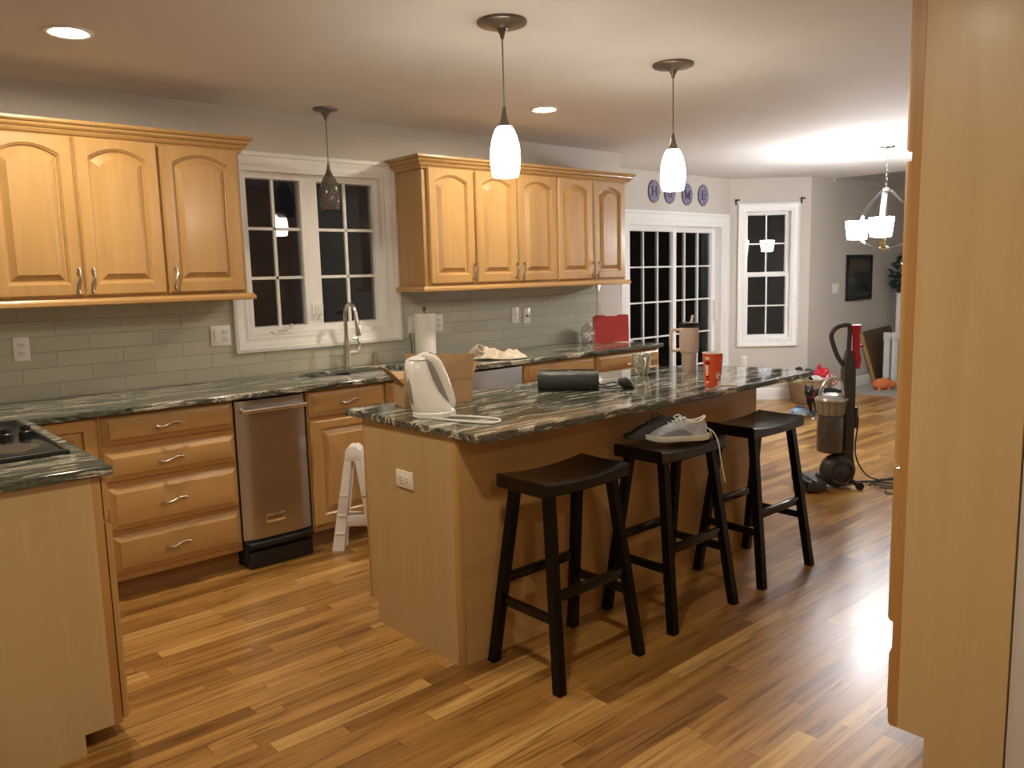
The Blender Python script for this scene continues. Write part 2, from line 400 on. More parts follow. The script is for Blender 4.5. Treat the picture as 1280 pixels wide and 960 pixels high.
def drawer(fr, s0,s1,z0,z1, th=.02, d0=0, e=.028):
    mb = MB(); o = lambda ins, d: outline(fr, s0,s1,z0,z1, ins, d0+d, 0, 2)
    mb.rings([o(0,0),o(0,th*.42),o(.003,th*.50),o(.006,th*.52),o(e-.002,th*1.0),o(e,th*1.22),o(e+.003,th*1.26)]); return mb
def pull(fr, s, z, d, vert=False, L=.115):
    mb = MB(); pts = []; h = L/2
    def q(t, w, dd): return fr(s+w, z+t, d+dd) if vert else fr(s+t, z+w, d+dd)
    for e in (-h*.8, h*.8):
        mb.tube([q(e, .006*math.copysign(1,e), 0), q(e, .006*math.copysign(1,e), .02)], [.007,.005], 8)
    n = 16
    for i in range(n+1):
        t = -h + L*i/n; pts.append(q(t, .0075*math.sin(PI*t/h*.95)*(1 if True else 0), .024+.003*math.cos(PI*t/h)))
    mb.tube(pts, [.0045+.0022*abs(2*i/n-1) for i in range(n+1)], 8); return mb
def addpull(parent, *a, **k): return pull(*a, **k).build('handle', M['nickel'], parent)

UF = Fr((0,-.315), (1,0), (0,-1))        # front plane of the hanging cabinets
def hanging(name_label, x0,x1, doors, grp):
    t = thing('kitchen_cabinet', name_label, 'cabinet', ((x0+x1)/2,-.16,1.40), 0, grp)
    f = MB(); f.box((x0,-.315,1.405), (x1,-.001,2.165), .001); f.build('cabinet_body', M['maple'], t)
    for (a,b,side) in doors:
        dd = door(UF, a,b,1.418,2.150).build('door', M['maple'], t)
        hs = a+.028 if side == 'l' else b-.028
        addpull(dd, UF, hs, 1.492, .02, True)
    return t
hanging('two-door arched maple cabinet hanging left of the sink window', -.145,.6165, [(-.137,.2335,'r'),(.239,.611,'l')], 'hanging maple cabinets')
hanging('single-door arched maple cabinet hanging directly beside the left casing of sink window', .6165,1.03, [(.621,1.016,'l')], 'hanging maple cabinets')
hanging('single-door arched maple cabinet hanging directly right of the sink window', 2.20,2.6085, [(2.232,2.603,'r')], 'hanging maple cabinets')
hanging('two-door maple cabinet hanging in the middle of the run right of sink window', 2.6085,3.3705, [(2.614,2.981,'r'),(2.990,3.364,'l')], 'hanging maple cabinets')
hanging('two-door maple cabinet hanging nearest the sliding patio door', 3.3705,4.125, [(3.377,3.745,'r'),(3.756,4.112,'l')], 'hanging maple cabinets')
crown = [(0,2.135),(.010,2.135),(.014,2.146),(.016,2.152),(.022,2.153),(.030,2.160),(.034,2.169),(.032,2.173),(.040,2.175),(.048,2.183),(.050,2.191),(.048,2.194),(.058,2.196),(.064,2.203),(.062,2.214),(0,2.214)]
rail = [(-.02,1.372),(.030,1.372),(.034,1.378),(.034,1.392),(.028,1.398),(.024,1.406),(-.02,1.406)]
def moulding(nm, lab, path, prof, cat):
    f = MB(); f.sweep(path, prof); return tag(f.build(nm, M['maple_h'], smooth=25), lab, cat)
moulding('crown_moulding', 'maple crown moulding along the cabinets left of the window', [(-.145,-.317),(1.031,-.317),(1.031,-.002)], crown, 'moulding')
moulding('crown_moulding', 'maple crown moulding along the cabinets right of the window', [(2.199,-.002),(2.199,-.317),(4.126,-.317),(4.126,-.002)], crown, 'moulding')
moulding('light_rail', 'maple light rail under the cabinets left of the window', [(-.145,-.317),(1.031,-.317),(1.031,-.03)], rail, 'moulding')
moulding('light_rail', 'maple light rail under the cabinets right of the window', [(2.199,-.03),(2.199,-.317),(4.126,-.317),(4.126,-.03)], rail, 'moulding')

BF = Fr((0,-.605), (1,0), (0,-1))        # face of the floor cabinets
def lower(name, label, x0,x1, z1=.884, toe=True):
    t = thing(name, label, 'cabinet', ((x0+x1)/2,-.3,0))
    f = MB(); f.box((x0,-.605,.10), (x1,-.01,z1), .001); f.build('cabinet_body', M['edge'], t)
    if toe:
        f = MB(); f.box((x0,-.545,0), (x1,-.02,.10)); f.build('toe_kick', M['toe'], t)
    return t
t = lower('drawer_cabinet', 'maple base cabinet with a stack of four drawers left of the steel compactor', .165,.785)
for (a,b) in ((.743,.876),(.575,.712),(.345,.546),(.135,.318)):
    dr = drawer(BF, .176,.779,a,b,.022).build('drawer', M['maple_h'], t); addpull(dr, BF, .458, (a+b)/2+.004, .026)
t = lower('corner_cabinet', 'maple corner cabinet with a narrow door behind the cooktop counter', -.165,.165)
f = MB(); sashframe(f, BF, -.10,.150,.12,.876,.05,0,.018); f.build('face_frame', M['maple'], t)
door(BF, -.045,.096,.175,.822,0,.04,.014,.001).build('door', M['maple'], t)
t = lower('sink_cabinet', 'maple sink base cabinet with false drawer fronts right of the compactor', 1.185,2.11, .70)
f = MB(); f.box((1.185,-.605,.70),(2.11,-.555,.884)); f.box((1.185,-.555,.70),(1.20,-.01,.884)); f.box((2.095,-.555,.70),(2.11,-.01,.884)); f.build('top_rail', M['edge'], t)
for (a,b,hh) in ((1.194,1.665,'r'),(1.680,2.10,'l')):
    dr = drawer(BF, a,b,.735,.876,.022).build('false_front', M['maple_h'], t); addpull(dr, BF, (a+b)/2, .805, .026)
    dd = door(BF, a,b,.135,.715,0,.06,.022).build('door', M['maple'], t); addpull(dd, BF, b-.03 if hh == 'r' else a+.03, .64, .02, True)
for (x0,x1,lab) in ((2.742,3.445,'maple base cabinet right of the dishwasher, behind the island top'), (3.445,4.175,'maple base cabinet at the counter end by the patio door')):
    t = lower('drawer_cabinet', lab, x0,x1); m_ = (x0+x1)/2
    dr = drawer(BF, x0+.012,x1-.01,.765,.876,.022).build('drawer', M['maple_h'], t); addpull(dr, BF, m_, .795, .026)
    for (a,b,s) in ((x0+.012,m_-.004,'r'),(m_+.004,x1-.01,'l')):
        dd = door(BF, a,b,.135,.745,0,.06,.022).build('door', M['maple'], t); addpull(dd, BF, b-.03 if s == 'r' else a+.03, .67, .02, True)

# peninsula with the cooktop
PF = Fr((-.165,0), (0,1), (1,0))
t = thing('peninsula_cabinet', 'pale maple end panel and base cabinet under the black cooktop counter', 'cabinet', (-.45,-1.25,0))
f = MB(); f.box((-.78,-1.815,.10), (-.165,-.64,.70), 0); f.box((-.78,-1.815,.70), (-.74,-.64,.884)); f.box((-.19,-1.815,.70), (-.165,-.64,.884)); f.build('cabinet_body', M['edge'], t)
f = MB(); f.prism([(-.80,0),(-.255,0),(-.255,.065),(-.168,.065),(-.168,.884),(-.80,.884)], 1.815,1.833, 0, Matrix(((1,0,0,0),(0,0,-1,0),(0,1,0,0),(0,0,0,1)))); f.build('end_panel', M['pale'], t, smooth=0)
f = MB(); f.box((-.168,-1.834,.065), (-.143,-1.76,.884), .001); f.build('corner_stile', M['edge'], t)
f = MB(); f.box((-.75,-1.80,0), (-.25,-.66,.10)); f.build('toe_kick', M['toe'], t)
for (a,b) in ((-1.832,-1.26),(-1.25,-.70)):
    dr = drawer(PF, a,b,.74,.872,.02,.026).build('drawer', M['maple_y'], t); addpull(dr, PF, (a+b)/2, .806, .05)
    dd = door(PF, a,b,.075,.725,0,.06,.02,.026).build('door', M['maple'], t); addpull(dd, PF, b-.03 if a < -1.5 else a+.03, .66, .046, True)

# ---------------------------------------------------------------- countertops
def slab(name, outer, holes, z0, z1, label, bev=.006):
    bm = bmesh.new(); ed = []
    for loop in [outer]+holes:
        vs = [bm.verts.new((x,y,z1)) for x, y in loop]
        ed += [bm.edges.new((vs[i], vs[(i+1) % len(vs)])) for i in range(len(vs))]
    r = bmesh.ops.triangle_fill(bm, edges=ed, use_beauty=True, use_dissolve=False)
    fs = [g for g in r['geom'] if isinstance(g, bmesh.types.BMFace)]
    ex = bmesh.ops.extrude_face_region(bm, geom=fs)
    bmesh.ops.translate(bm, verts=[g for g in ex['geom'] if isinstance(g, bmesh.types.BMVert)], vec=(0,0,z0-z1))
    bmesh.ops.recalc_face_normals(bm, faces=bm.faces)
    sharp = [e for e in bm.edges if len(e.link_faces) == 2 and e.calc_face_angle(0) > 1.0 and abs((e.verts[0].co-e.verts[1].co).z) < 1e-5]
    bmesh.ops.bevel(bm, geom=sharp, offset=bev, segments=2, profile=.5, affect='EDGES')
    mb = MB(); mb.bm.free(); mb.bm = bm
    return tag(mb.build(name, M['granite'], smooth=0), label, 'countertop')
def rrect(x0,x1,y0,y1,r,n=6):
    P = []
    for cx,cy,a0 in ((x1-r,y0+r,-PI/2),(x1-r,y1-r,0),(x0+r,y1-r,PI/2),(x0+r,y0+r,PI)):
        for i in range(n+1): a = a0+PI/2*i/n; P.append((cx+r*math.cos(a), cy+r*math.sin(a)))
    return P
SINK = (1.33,2.03,-.540,-.135)
slab('countertop', [(-.80,-1.857),(-.11,-1.857),(-.11,-.65),(4.185,-.65),(4.185,-.009),(-.80,-.009)], [rrect(*SINK,.09)], .884,.914, 'dark veined granite countertop along the tiled wall and cooktop peninsula')
isl = [(.925,-1.475),(.935,-2.372)] + [(.935+2.30*i/12, -2.372-.014*math.sin(PI*i/12)) for i in range(1,13)] + [(3.245,-2.32),(3.25,-2.12),(3.225,-1.95),(3.15,-1.78),(3.03,-1.65),(2.87,-1.55),(2.70,-1.51)]
ISL = slab('island_countertop', isl, [], .884,.914, 'polished dark granite slab topping the kitchen island')

# sink, faucet, soap pump
t = thing('kitchen_sink', 'steel double-bowl sink set under the counter below the window', 'sink', (1.68,-.32,.70))
for (a,b) in ((SINK[0]-.008,1.67),(1.69,SINK[1]+.008)):
    f = MB(); R = []
    for (ins,z) in ((-.004,.8835),(.0,.8835),(.004,.87),(.012,.74),(.03,.715),(.06,.708),(.061,.704),(.028,.711),(.008,.737),(-.002,.87),(-.004,.875)):
        R.append([V(x,y,z) for x, y in rrect(a+ins,b-ins,SINK[2]-.008+ins,SINK[3]+.008-ins,.085)])
    f.rings(R); bowl = f.build('bowl', M['sink_steel'], t)
    f = MB(); f.lathe([(.001,0),(.035,0),(.042,.004),(.042,.006),(.001,.006)], ((a+b)/2,-.3,.708)); f.build('drain', M['chrome'], bowl)
t = thing('faucet', 'brushed nickel gooseneck faucet standing behind the sink', 'faucet', (1.752,-.075,.914))
f = MB(); f.lathe([(.001,0),(.028,0),(.028,.006),(.024,.02),(.022,.12),(.016,.17),(.0135,.20)], (1.752,-.075,.914)); f.build('faucet_body', M['nickel'], t)
pts = [V(1.752,-.075,1.10)] + [V(1.752,-.075,1.24)] + [V(1.752+.008*(1-math.cos(a))*.5,-.075-.058*(1-math.cos(a)),1.235+.078*math.sin(a)) for a in [PI*k/12 for k in range(1,13)]]
f = MB(); f.tube(pts, .0125, 12); f.build('gooseneck', M['nickel'], t)
e = pts[-1]; f = MB(); f.tube([e, e+V(.003,-.006,-.03), e+V(.006,-.014,-.10), e+V(.007,-.016,-.115)], [.0135,.0145,.019,.017], 12); f.build('spray_head', M['nickel'], t)
f = MB(); f.tube([V(1.77,-.075,1.01),V(1.825,-.085,1.01)], [.015,.013], 12); f.tube(bez([V(1.82,-.085,1.015),V(1.838,-.085,1.05),V(1.828,-.083,1.09),V(1.792,-.08,1.095)],5), [.008]*16, 8); f.build('handle', M['nickel'], t)
t = thing('soap_dispenser', 'short nickel soap pump beside the faucet', 'soap dispenser', (1.95,-.08,.914))
f = MB(); f.lathe([(.001,0),(.021,0),(.021,.005),(.015,.012),(.014,.05),(.001,.05)], (1.95,-.08,.914)); f.build('pump_base', M['nickel'], t)
f = MB(); f.lathe([(.001,.05),(.017,.05),(.017,.078),(.001,.08)], (1.95,-.08,.914)); f.tube([V(1.95,-.08,.983),V(1.965,-.12,.98)], .006); f.build('nozzle', M['nickel'], t)

# cooktop
t = thing('cooktop', 'black glass electric cooktop set in the peninsula counter', 'cooktop', (-.44,-1.12,.914))
f = MB(); f.prism(rrect(-.715,-.165,-1.55,-.715,.02), .9142,.924,.003); f.build('glass_top', M['cooktop'], t)
f = MB(); f.box((-.715,-1.562,.9142),(-.165,-1.548,.930),.004); f.box((-.172,-1.562,.9142),(-.158,-.71,.928),.004); f.box((-.722,-1.562,.9142),(-.708,-.71,.928),.004); f.box((-.715,-.722,.9142),(-.165,-.708,.928),.004); f.build('rim', M['black'], t)
for (x,y) in ((-.262,-1.075),(-.195,-1.06),(-.33,-1.08),(-.40,-1.09)):
    f = MB(); f.lathe([(.001,0),(.024,0),(.024,.006),(.018,.010),(.017,.026),(.001,.028)], (x,y,.924), 16); f.box((x-.004,y-.017,.940),(x+.004,y+.017,.956),.002); f.build('knob', M['black'], t)
for (x,y,r) in ((-.30,-1.36,.09),(-.58,-1.36,.075),(-.58,-.90,.09),(-.32,-.87,.075)):
    f = MB(); f.lathe([(r-.004,0),(r,0),(r,.0006),(r-.004,.0006)], (x,y,.924), 40); f.build('burner_ring', M['bronze'], t)

# ---------------------------------------------------------------- appliances under the counter
def text_mesh(name, body, size, mat, parent, M4, ext=.0006):
    cu = bpy.data.curves.new(name, 'FONT'); cu.body = body; cu.size = size; cu.align_x = 'CENTER'; cu.align_y = 'CENTER'; cu.extrude = ext
    tmp = bpy.data.objects.new(name+'_tmp', cu); C.objects.link(tmp); bpy.context.view_layer.update()
    me = bpy.data.meshes.new_from_object(tmp.evaluated_get(bpy.context.evaluated_depsgraph_get()))
    bpy.data.objects.remove(tmp); me.transform(M4); me.materials.clear(); me.materials.append(mat)
    o = bpy.data.objects.new(name, me); C.objects.link(o)
    if parent is not None: o.parent = parent; me.transform(Matrix.Translation(-OFF[parent.name])); OFF[o.name] = OFF[parent.name].copy()
    return o
FACE = Matrix(((1,0,0,0),(0,0,-1,0),(0,1,0,0),(0,0,0,1)))   # xy text -> facing -y
t = thing('trash_compactor', 'narrow stainless steel trash compactor between the drawer stack and sink cabinet', 'trash compactor', (.975,-.3,0))
f = MB(); f.box((.787,-.60,.10),(1.183,-.02,.882)); f.build('body', M['dark'], t)
f = MB(); R = []
for i in range(13):
    x = .791+.376*i/12; k = abs(2*i/12-1); d = -.640+.024*k**5
    R.append([V(x,-.602,.15),V(x,d,.15),V(x,d,.872),V(x,-.602,.872)])
f.rings(R); pn = f.build('door_panel', M['steel'], t, smooth=30)
f = MB()
for x in (.815,1.143): f.box((x-.012,-.682,.812),(x+.012,-.634,.834),.005)
f.tube([V(.806,-.676,.824),V(1.152,-.676,.824)], .0125, 12); f.build('handle', M['chrome'], t)
f = MB(); f.box((.906,-.6435,.225),(1.014,-.638,.268),.002); bd = f.build('badge', M['chrome'], t)
text_mesh('badge_lettering', 'KitchenAid', .021, M['black'], bd, Matrix.Translation((.96,-.6437,.2465)) @ FACE)
f = MB(); f.box((.793,-.625,.02),(1.165,-.10,.145),.006); f.prism([(.80,-.672),(1.155,-.672),(1.163,-.62),(.795,-.62)], .115,.138,.004); f.box((.80,-.655,.0),(1.155,-.60,.09),.008); f.build('foot_pedal_drawer', M['black'], t)

t = thing('dishwasher', 'stainless steel dishwasher under the counter behind the cardboard box', 'dishwasher', (2.425,-.3,0))
f = MB(); f.box((2.115,-.60,.0),(2.735,-.02,.882)); f.build('body', M['dark'], t)
f = MB(); f.box((2.120,-.632,.12),(2.722,-.602,.872),.006); f.build('door_panel', M['steel'], t)
f = MB()
for x in (2.18,2.66): f.box((x-.012,-.672,.705),(x+.012,-.63,.725),.004)
f.tube([V(2.16,-.668,.715),V(2.68,-.668,.715)], .011, 10); f.build('handle', M['chrome'], t)

# ---------------------------------------------------------------- island base
t = thing('island_cabinet', 'maple kitchen island base with a pale end panel', 'island', (1.95,-1.9,0))
f = MB(); f.box((.964,-2.205,.0),(2.94,-1.66,.10)); f.box((.964,-2.205,.10),(2.94,-1.60,.884)); f.build('cabinet_body', M['maple_h'], t, smooth=0)
f = MB(); f.prism([(-2.20,0),(-1.642,0),(-1.642,.10),(-1.588,.10),(-1.588,.884),(-2.20,.884)], .946,.964, 0, Matrix(((0,0,1,0),(1,0,0,0),(0,1,0,0),(0,0,0,1)))); f.build('end_panel', M['pale'], t, smooth=0)
f = MB(); f.box((.945,-2.222,0),(.970,-2.198,.884),.002); f.build('corner_post', M['maple'], t)
f = MB(); f.box((.945,-1.597,.10),(.966,-1.58,.884),.001); f.build('corner_post', M['maple'], t)
f = MB(); f.box((.970,-2.219,0),(2.95,-2.205,.884)); f.build('front_panel', M['maple_h'], t, smooth=0)
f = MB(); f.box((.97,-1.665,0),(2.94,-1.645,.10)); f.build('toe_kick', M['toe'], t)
IF = Fr((0,-1.60),(-1,0),(0,1))
for i in range(4):
    a = -2.93+.488*i; dr = drawer(IF, a,a+.478,.74,.872,.02).build('drawer', M['maple_h'], t); addpull(dr, IF, a+.24, .806, .024)
    dd = door(IF, a,a+.478,.12,.725,0,.06,.02).build('door', M['maple'], t); addpull(dd, IF, a+(.03 if i % 2 else .448), .65, .02, True)

# ---------------------------------------------------------------- shallow pantry at the hall opening
QF = Fr((0,-3.575),(1,0),(0,1))
t = thing('pantry_cabinet', 'tall pale maple pantry cabinet whose bare side fills the right edge', 'cabinet', (2.3,-3.7,0))
f = MB(); f.prism([(-3.858,0),(-3.655,0),(-3.655,.10),(-3.576,.10),(-3.576,2.43),(-3.858,2.43)], 1.533,1.552, 0, Matrix(((0,0,1,0),(1,0,0,0),(0,1,0,0),(0,0,0,1)))); f.build('side_panel', M['pale'], t, smooth=0)
f = MB(); f.box((1.552,-3.858,.10),(3.30,-3.576,2.43)); f.box((1.552,-3.858,0),(3.30,-3.66,.10)); f.build('cabinet_body', M['edge'], t, smooth=0)
f = MB(); f.box((1.532,-3.577,.10),(1.57,-3.553,2.43),.001); f.box((1.57,-3.577,.10),(3.30,-3.555,2.43)); f.build('face_frame', M['edge'], t, smooth=0)
QF2 = Fr((0,-3.553),(1,0),(0,1))
for k in range(2):
    a = 1.545+.875*k; b = a+.865
    for (z0,z1,hz,nm) in ((1.775,2.40,1.85,'door'),(.90,1.75,1.62,'door'),(.42,.885,.86,'door'),(.10,.335,.22,'drawer')):
        dd = (drawer(QF2,a,b,z0,z1,.02) if nm == 'drawer' else door(QF2,a,b,z0,z1,.035 if z1 > 2 else 0)).build(nm, M['maple'], t)
        addpull(dd, QF2, (b-.05 if k == 0 else a+.05) if nm == 'door' else (a+b)/2, hz, .02, nm == 'door')

# ---------------------------------------------------------------- switch and outlet plates
def plate(label, name, fr, s, z, kinds, horiz=False, d0=.0085, mat=None, cat=None, group=None):
    n = len(kinds); w = .070+.046*(n-1); h = .115; mat = mat or M['plastic']
    t = thing(name, label, cat or 'outlet', fr(s,z-h/2 if not horiz else z-w/2,d0), 0, group)
    def B(mb, a0,a1,b0,b1,e0,e1,bev=0):
        if horiz: mb.fbox(fr, s+b0,s+b1,z+a0,z+a1,d0+e0,d0+e1,bev)
        else: mb.fbox(fr, s+a0,s+a1,z+b0,z+b1,d0+e0,d0+e1,bev)
    f = MB(); B(f,-w/2,w/2,-h/2,h/2,0,.006,.002); f.build('cover_plate', mat, t)
    for i, k in enumerate(kinds):
        c = -.046*(n-1)/2+.046*i
        if k == 'duplex':
            for q in (-.02,.02):
                f = MB(); B(f,c-.0165,c+.0165,q-.0145,q+.0145,.0055,.0085,.003); rc = f.build('receptacle', mat, t)
                f = MB(); B(f,c-.008,c-.005,q-.002,q+.007,.0084,.0090); B(f,c+.005,c+.008,q-.002,q+.006,.0084,.0090); B(f,c-.0025,c+.0025,q-.010,q-.006,.0084,.0090); f.build('socket_slots', M['dark'], rc)
        elif k == 'rocker':
            f = MB(); B(f,c-.0165,c+.0165,-.033,.033,.0055,.0105,.002); f.build('rocker', mat, t)
        elif k == 'toggle':
            f = MB(); B(f,c-.005,c+.005,-.011,.011,.0055,.007); B(f,c-.004,c+.004,-.002,.010,.0055,.016,.001); f.build('toggle', mat, t)
        elif k == 'jack':
            f = MB(); f.tube([fr(s+c,z,d0+.005),fr(s+c,z,d0+.016)],.008,10); f.build('jack', M['bronze'], t)
    return t
plate('white duplex outlet on the tiles left of the switch and outlet plate', 'wall_outlet', BACK, .005,1.168, ['duplex'])
plate('white two-gang plate with rocker and outlet at the window casing, over the drawers', 'wall_outlet', BACK, .988,1.166, ['rocker','duplex'])
plate('white double rocker switch plate partly behind the paper towel roll', 'light_switch', BACK, 2.318,1.148, ['rocker','rocker'], cat='switch')
plate('white outlet plate showing just right of the paper towel roll', 'wall_outlet', BACK, 2.515,1.150, ['duplex'])
plate('white toggle switch plate under the middle hanging cabinet', 'light_switch', BACK, 3.225,1.165, ['toggle'], cat='switch')
plate('white plate with a dark round jack beside the toggle switch', 'wall_jack', BACK, 3.342,1.155, ['jack'], cat='outlet')
plate('almond outlet mounted sideways on the island end panel', 'wall_outlet', Fr((.946,0),(0,-1),(-1,0)), 1.888,.673, ['duplex'], True, 0.0005, M['almond'])
plate('small white outlet low on the angled wall under the bay window', 'wall_outlet', FW, .175,.437, ['duplex'], d0=.0005)
plate('white three-gang switch plate left of the dark framed picture', 'light_switch', Fr((0,0),(1,0),(0,-1)), 8.20,1.213, ['rocker','rocker','rocker'], d0=.0005, cat='switch')

# ---------------------------------------------------------------- lights
def can(x,y,label):
    t = thing('recessed_downlight', label, 'ceiling light', (x,y,CH), 0, 'recessed ceiling lights')
    f = MB(); f.lathe([(.062,0),(.088,0),(.088,-.005),(.080,-.008),(.066,-.006),(.062,-.003)], (x,y,CH), 36); f.build('trim_ring', M['white'], t)
    f = MB(); f.lathe([(.001,0),(.064,0),(.064,-.004),(.001,-.005)], (x,y,CH), 36); f.build('lens', M['can'], t)
can(.110,-.957,'lit recessed ceiling light above the drawer stack, left of the pendants')
can(2.672,-.940,'lit recessed ceiling light between the two lit pendants')
can(.110,-3.25,'lit recessed ceiling light over the floor in front of the peninsula')
can(-.55,-5.35,'unseen recessed ceiling light added in the hall to brighten the peninsula panel')  # added out of view, lifts the light on the peninsula end panel
def pendant(x,y,label,lit=True,sc=1.0,zs=0.0):
    t = thing('pendant_light', label, 'pendant light', (x,y,1.84), 0, 'pendant lights')
    f = MB(); r = .098*sc; f.lathe([(.001,0),(r,0),(r,-.006),(r*.985,-.010),(r*.93,-.013),(r*.5,-.018),(.022,-.028),(.010,-.050),(.006,-.066),(.001,-.068)], (x,y,CH), 36); f.build('canopy', M['bronze'], t)
    f = MB(); f.tube([V(x,y,CH-.06),V(x,y,2.11+zs)], .0028, 6); f.build('cord', M['bronze'], t)
    f = MB(); f.lathe([(.001,.270),(.007,.270),(.009,.250),(.014,.225),(.022,.205),(.029,.196),(.028,.192),(.001,.192)], (x,y,1.85+zs), 24); f.build('socket_cap', M['bronze'], t)
    prof = [(.028,.196),(.036,.185),(.047,.160),(.056,.125),(.060,.090),(.0595,.055),(.055,.022),(.049,.002)]
    ins = [(r_-.004,z) for r_, z in reversed(prof)]
    f = MB(); f.rings([[V(x+q*math.cos(2*PI*j/32),y+q*math.sin(2*PI*j/32),1.85+zs+z) for j in range(32)] for q, z in prof+ins], closed=True)
    sh = f.build('shade', M['shade'] if lit else M['seeded'], t)
    if not lit:
        f = MB(); f.ell((x,y,1.95+zs),(.028,.028,.045)); f.build('bulb', M['plastic'], sh)
    return t
tt = NT('seeded_grey_glass'); co = tt.coord((1,1,1)); vo = tt.n('TexVoronoi', inp={'Vector': co, 'Scale': 75.0}); ff = tt.ramp(vo.outputs[0], [(.10,(.75,.70,.62)),(.22,(.26,.24,.21)),(.6,(.16,.145,.13))])
p_ = tt.n('BsdfPrincipled', inp={'Roughness': .12}); tt.put(p_.inputs['Base Color'], ff); tr = tt.n('BsdfTransparent', inp={0: (.75,.72,.68,1)}); mx = tt.n('MixShader', inp={0: .45, 1: tr.outputs[0], 2: p_.outputs[0]}); tt.t.links.new(mx.outputs[0], tt.out.inputs[0]); M['seeded'] = tt.m
pendant(1.372,-2.055,'lit white glass pendant over the near end of the island')
pendant(2.452,-2.052,'lit white glass pendant over the far end of the island, by the plaques')
pendant(1.605,-.232,'unlit clear seeded glass pendant hanging in front of the sink window', False, .72, .015)

# chandelier in the dining bay
CX, CY = 6.03, -1.50
t = thing('chandelier', 'silver strap chandelier with glowing drum shades in the dining bay', 'chandelier', (CX,CY,1.60))
f = MB(); f.lathe([(.001,0),(.062,0),(.062,-.012),(.05,-.022),(.012,-.026),(.001,-.03)], (CX,CY,CH)); f.build('canopy', M['chrome'], t)
f = MB()
for k in range(9):
    z = 2.40-.036*k; a = (k % 2)*PI/2
    f.tube([V(CX+.010*math.cos(q)*math.cos(a),CY+.010*math.cos(q)*math.sin(a),z+.024*math.sin(q)) for q in [2*PI*j/10 for j in range(10)]], .003, 6, True)
f.build('chain', M['chrome'], t)
f = MB(); f.tube([V(CX,CY,2.075),V(CX,CY,1.62)], .011, 10); f.lathe([(.001,1.585),(.02,1.588),(.038,1.60),(.038,1.615),(.02,1.63),(.001,1.632)], (CX,CY,0)); f.lathe([(.001,2.06),(.03,2.062),(.03,2.09),(.012,2.10),(.001,2.10)], (CX,CY,0)); f.build('stem', M['chrome'], t)
for k in range(3):
    a = math.radians(78+120*k); ux, uy = math.cos(a), math.sin(a)
    q = bez([(.02,2.09),(.06,2.06),(.17,1.94),(.255,1.80),(.27,1.745),(.22,1.68),(.12,1.63),(.02,1.605)], 6); q = [(p[0],p[1]) for p in [Vector((a_[0],a_[1])) for a_ in q]] if False else q
    R = []
    for p in q:
        r_, z = p[0], p[1]; tx, ty = -uy, ux
        c = V(CX+ux*r_, CY+uy*r_, z); R.append([c+V(tx,ty,0)*.020+V(ux,uy,0)*.004, c-V(tx,ty,0)*.020+V(ux,uy,0)*.004, c-V(tx,ty,0)*.020-V(ux,uy,0)*.004, c+V(tx,ty,0)*.020-V(ux,uy,0)*.004])
    f = MB(); f.rings(R); f.build('strap_arm', M['chrome'], t)
    sx, sy = CX+ux*.265, CY+uy*.265
    f = MB(); f.rings([[V(sx+r_*math.cos(2*PI*j/28),sy+r_*math.sin(2*PI*j/28),z) for j in range(28)] for r_, z in ((.096,1.846),(.078,1.694),(.012,1.688),(.012,1.694),(.074,1.699),(.092,1.846))], closed=True); sh = f.build('shade', M['chand'], t)
    f = MB(); f.ell((sx,sy,1.775),(.028,.028,.04)); f.build('bulb', M['bulb'], sh)
    f = MB(); f.lathe([(.001,1.672),(.03,1.675),(.034,1.686),(.018,1.69),(.018,1.735),(.001,1.737)], (sx,sy,0), 14); f.build('candle_cup', M['chrome'], t)

# ---------------------------------------------------------------- bar stools
def stool(label, x, y, rz=0):
    t = thing('bar_stool', label, 'bar stool', (x,y,0), rz, 'black saddle stools at the island')
    f = MB(); N = 14; Lx, Dy = .222, .128; top = []; R = []
    for i in range(N+1):
        sx = -Lx+2*Lx*i/N; zt = .733+.017*(sx/Lx)**2; zb = .692+.006*(sx/Lx)**2
        R.append([V(sx,-Dy+.004,zb),V(sx,-Dy,zb+.006),V(sx,-Dy,zt-.006),V(sx,-Dy+.008,zt),V(sx,0,zt-.003),V(sx,Dy-.008,zt),V(sx,Dy,zt-.006),V(sx,Dy,zb+.006),V(sx,Dy-.004,zb)])
    f.rings(R); f.build('seat', M['blackwood'], t, local=True, smooth=30)
    legs = {}
    for sx in (-1,1):
        for sy in (-1,1):
            a = V(sx*.165,sy*.088,.698); b = V(sx*.217,sy*.178,0); legs[sx,sy] = (a,b); w = .0175
            f = MB(); f.rings([[p+V(i*w,j*w,0) for i, j in ((-1,-1),(1,-1),(1,1),(-1,1))] for p in (b,a)]); f.build('leg', M['blackwood_z'], t, local=True, smooth=0)
    def at(k,z): a,b = legs[k]; return b+(a-b)*(z/a.z)
    for sy in (-1,1):
        p, q = at((-1,sy),.335), at((1,sy),.335); f = MB(); f.box((p.x,p.y-.010,p.z-.019),(q.x,q.y+.010,q.z+.019),.004); f.build('foot_rail', M['blackwood'], t, local=True)
    for sx in (-1,1):
        p, q = at((sx,-1),.255), at((sx,1),.255); f = MB(); f.box((p.x-.010,p.y,p.z-.017),(q.x+.010,q.y,q.z+.017),.003); f.build('stretcher', M['blackwood'], t, local=True)
    return t
stool('empty black saddle stool at the near corner of the island', 1.287,-2.437)
stool('black saddle stool carrying a pair of sneakers, between two empty stools', 1.955,-2.420)
stool('empty black saddle stool at the far end of island, catching reflected light', 2.623,-2.420)

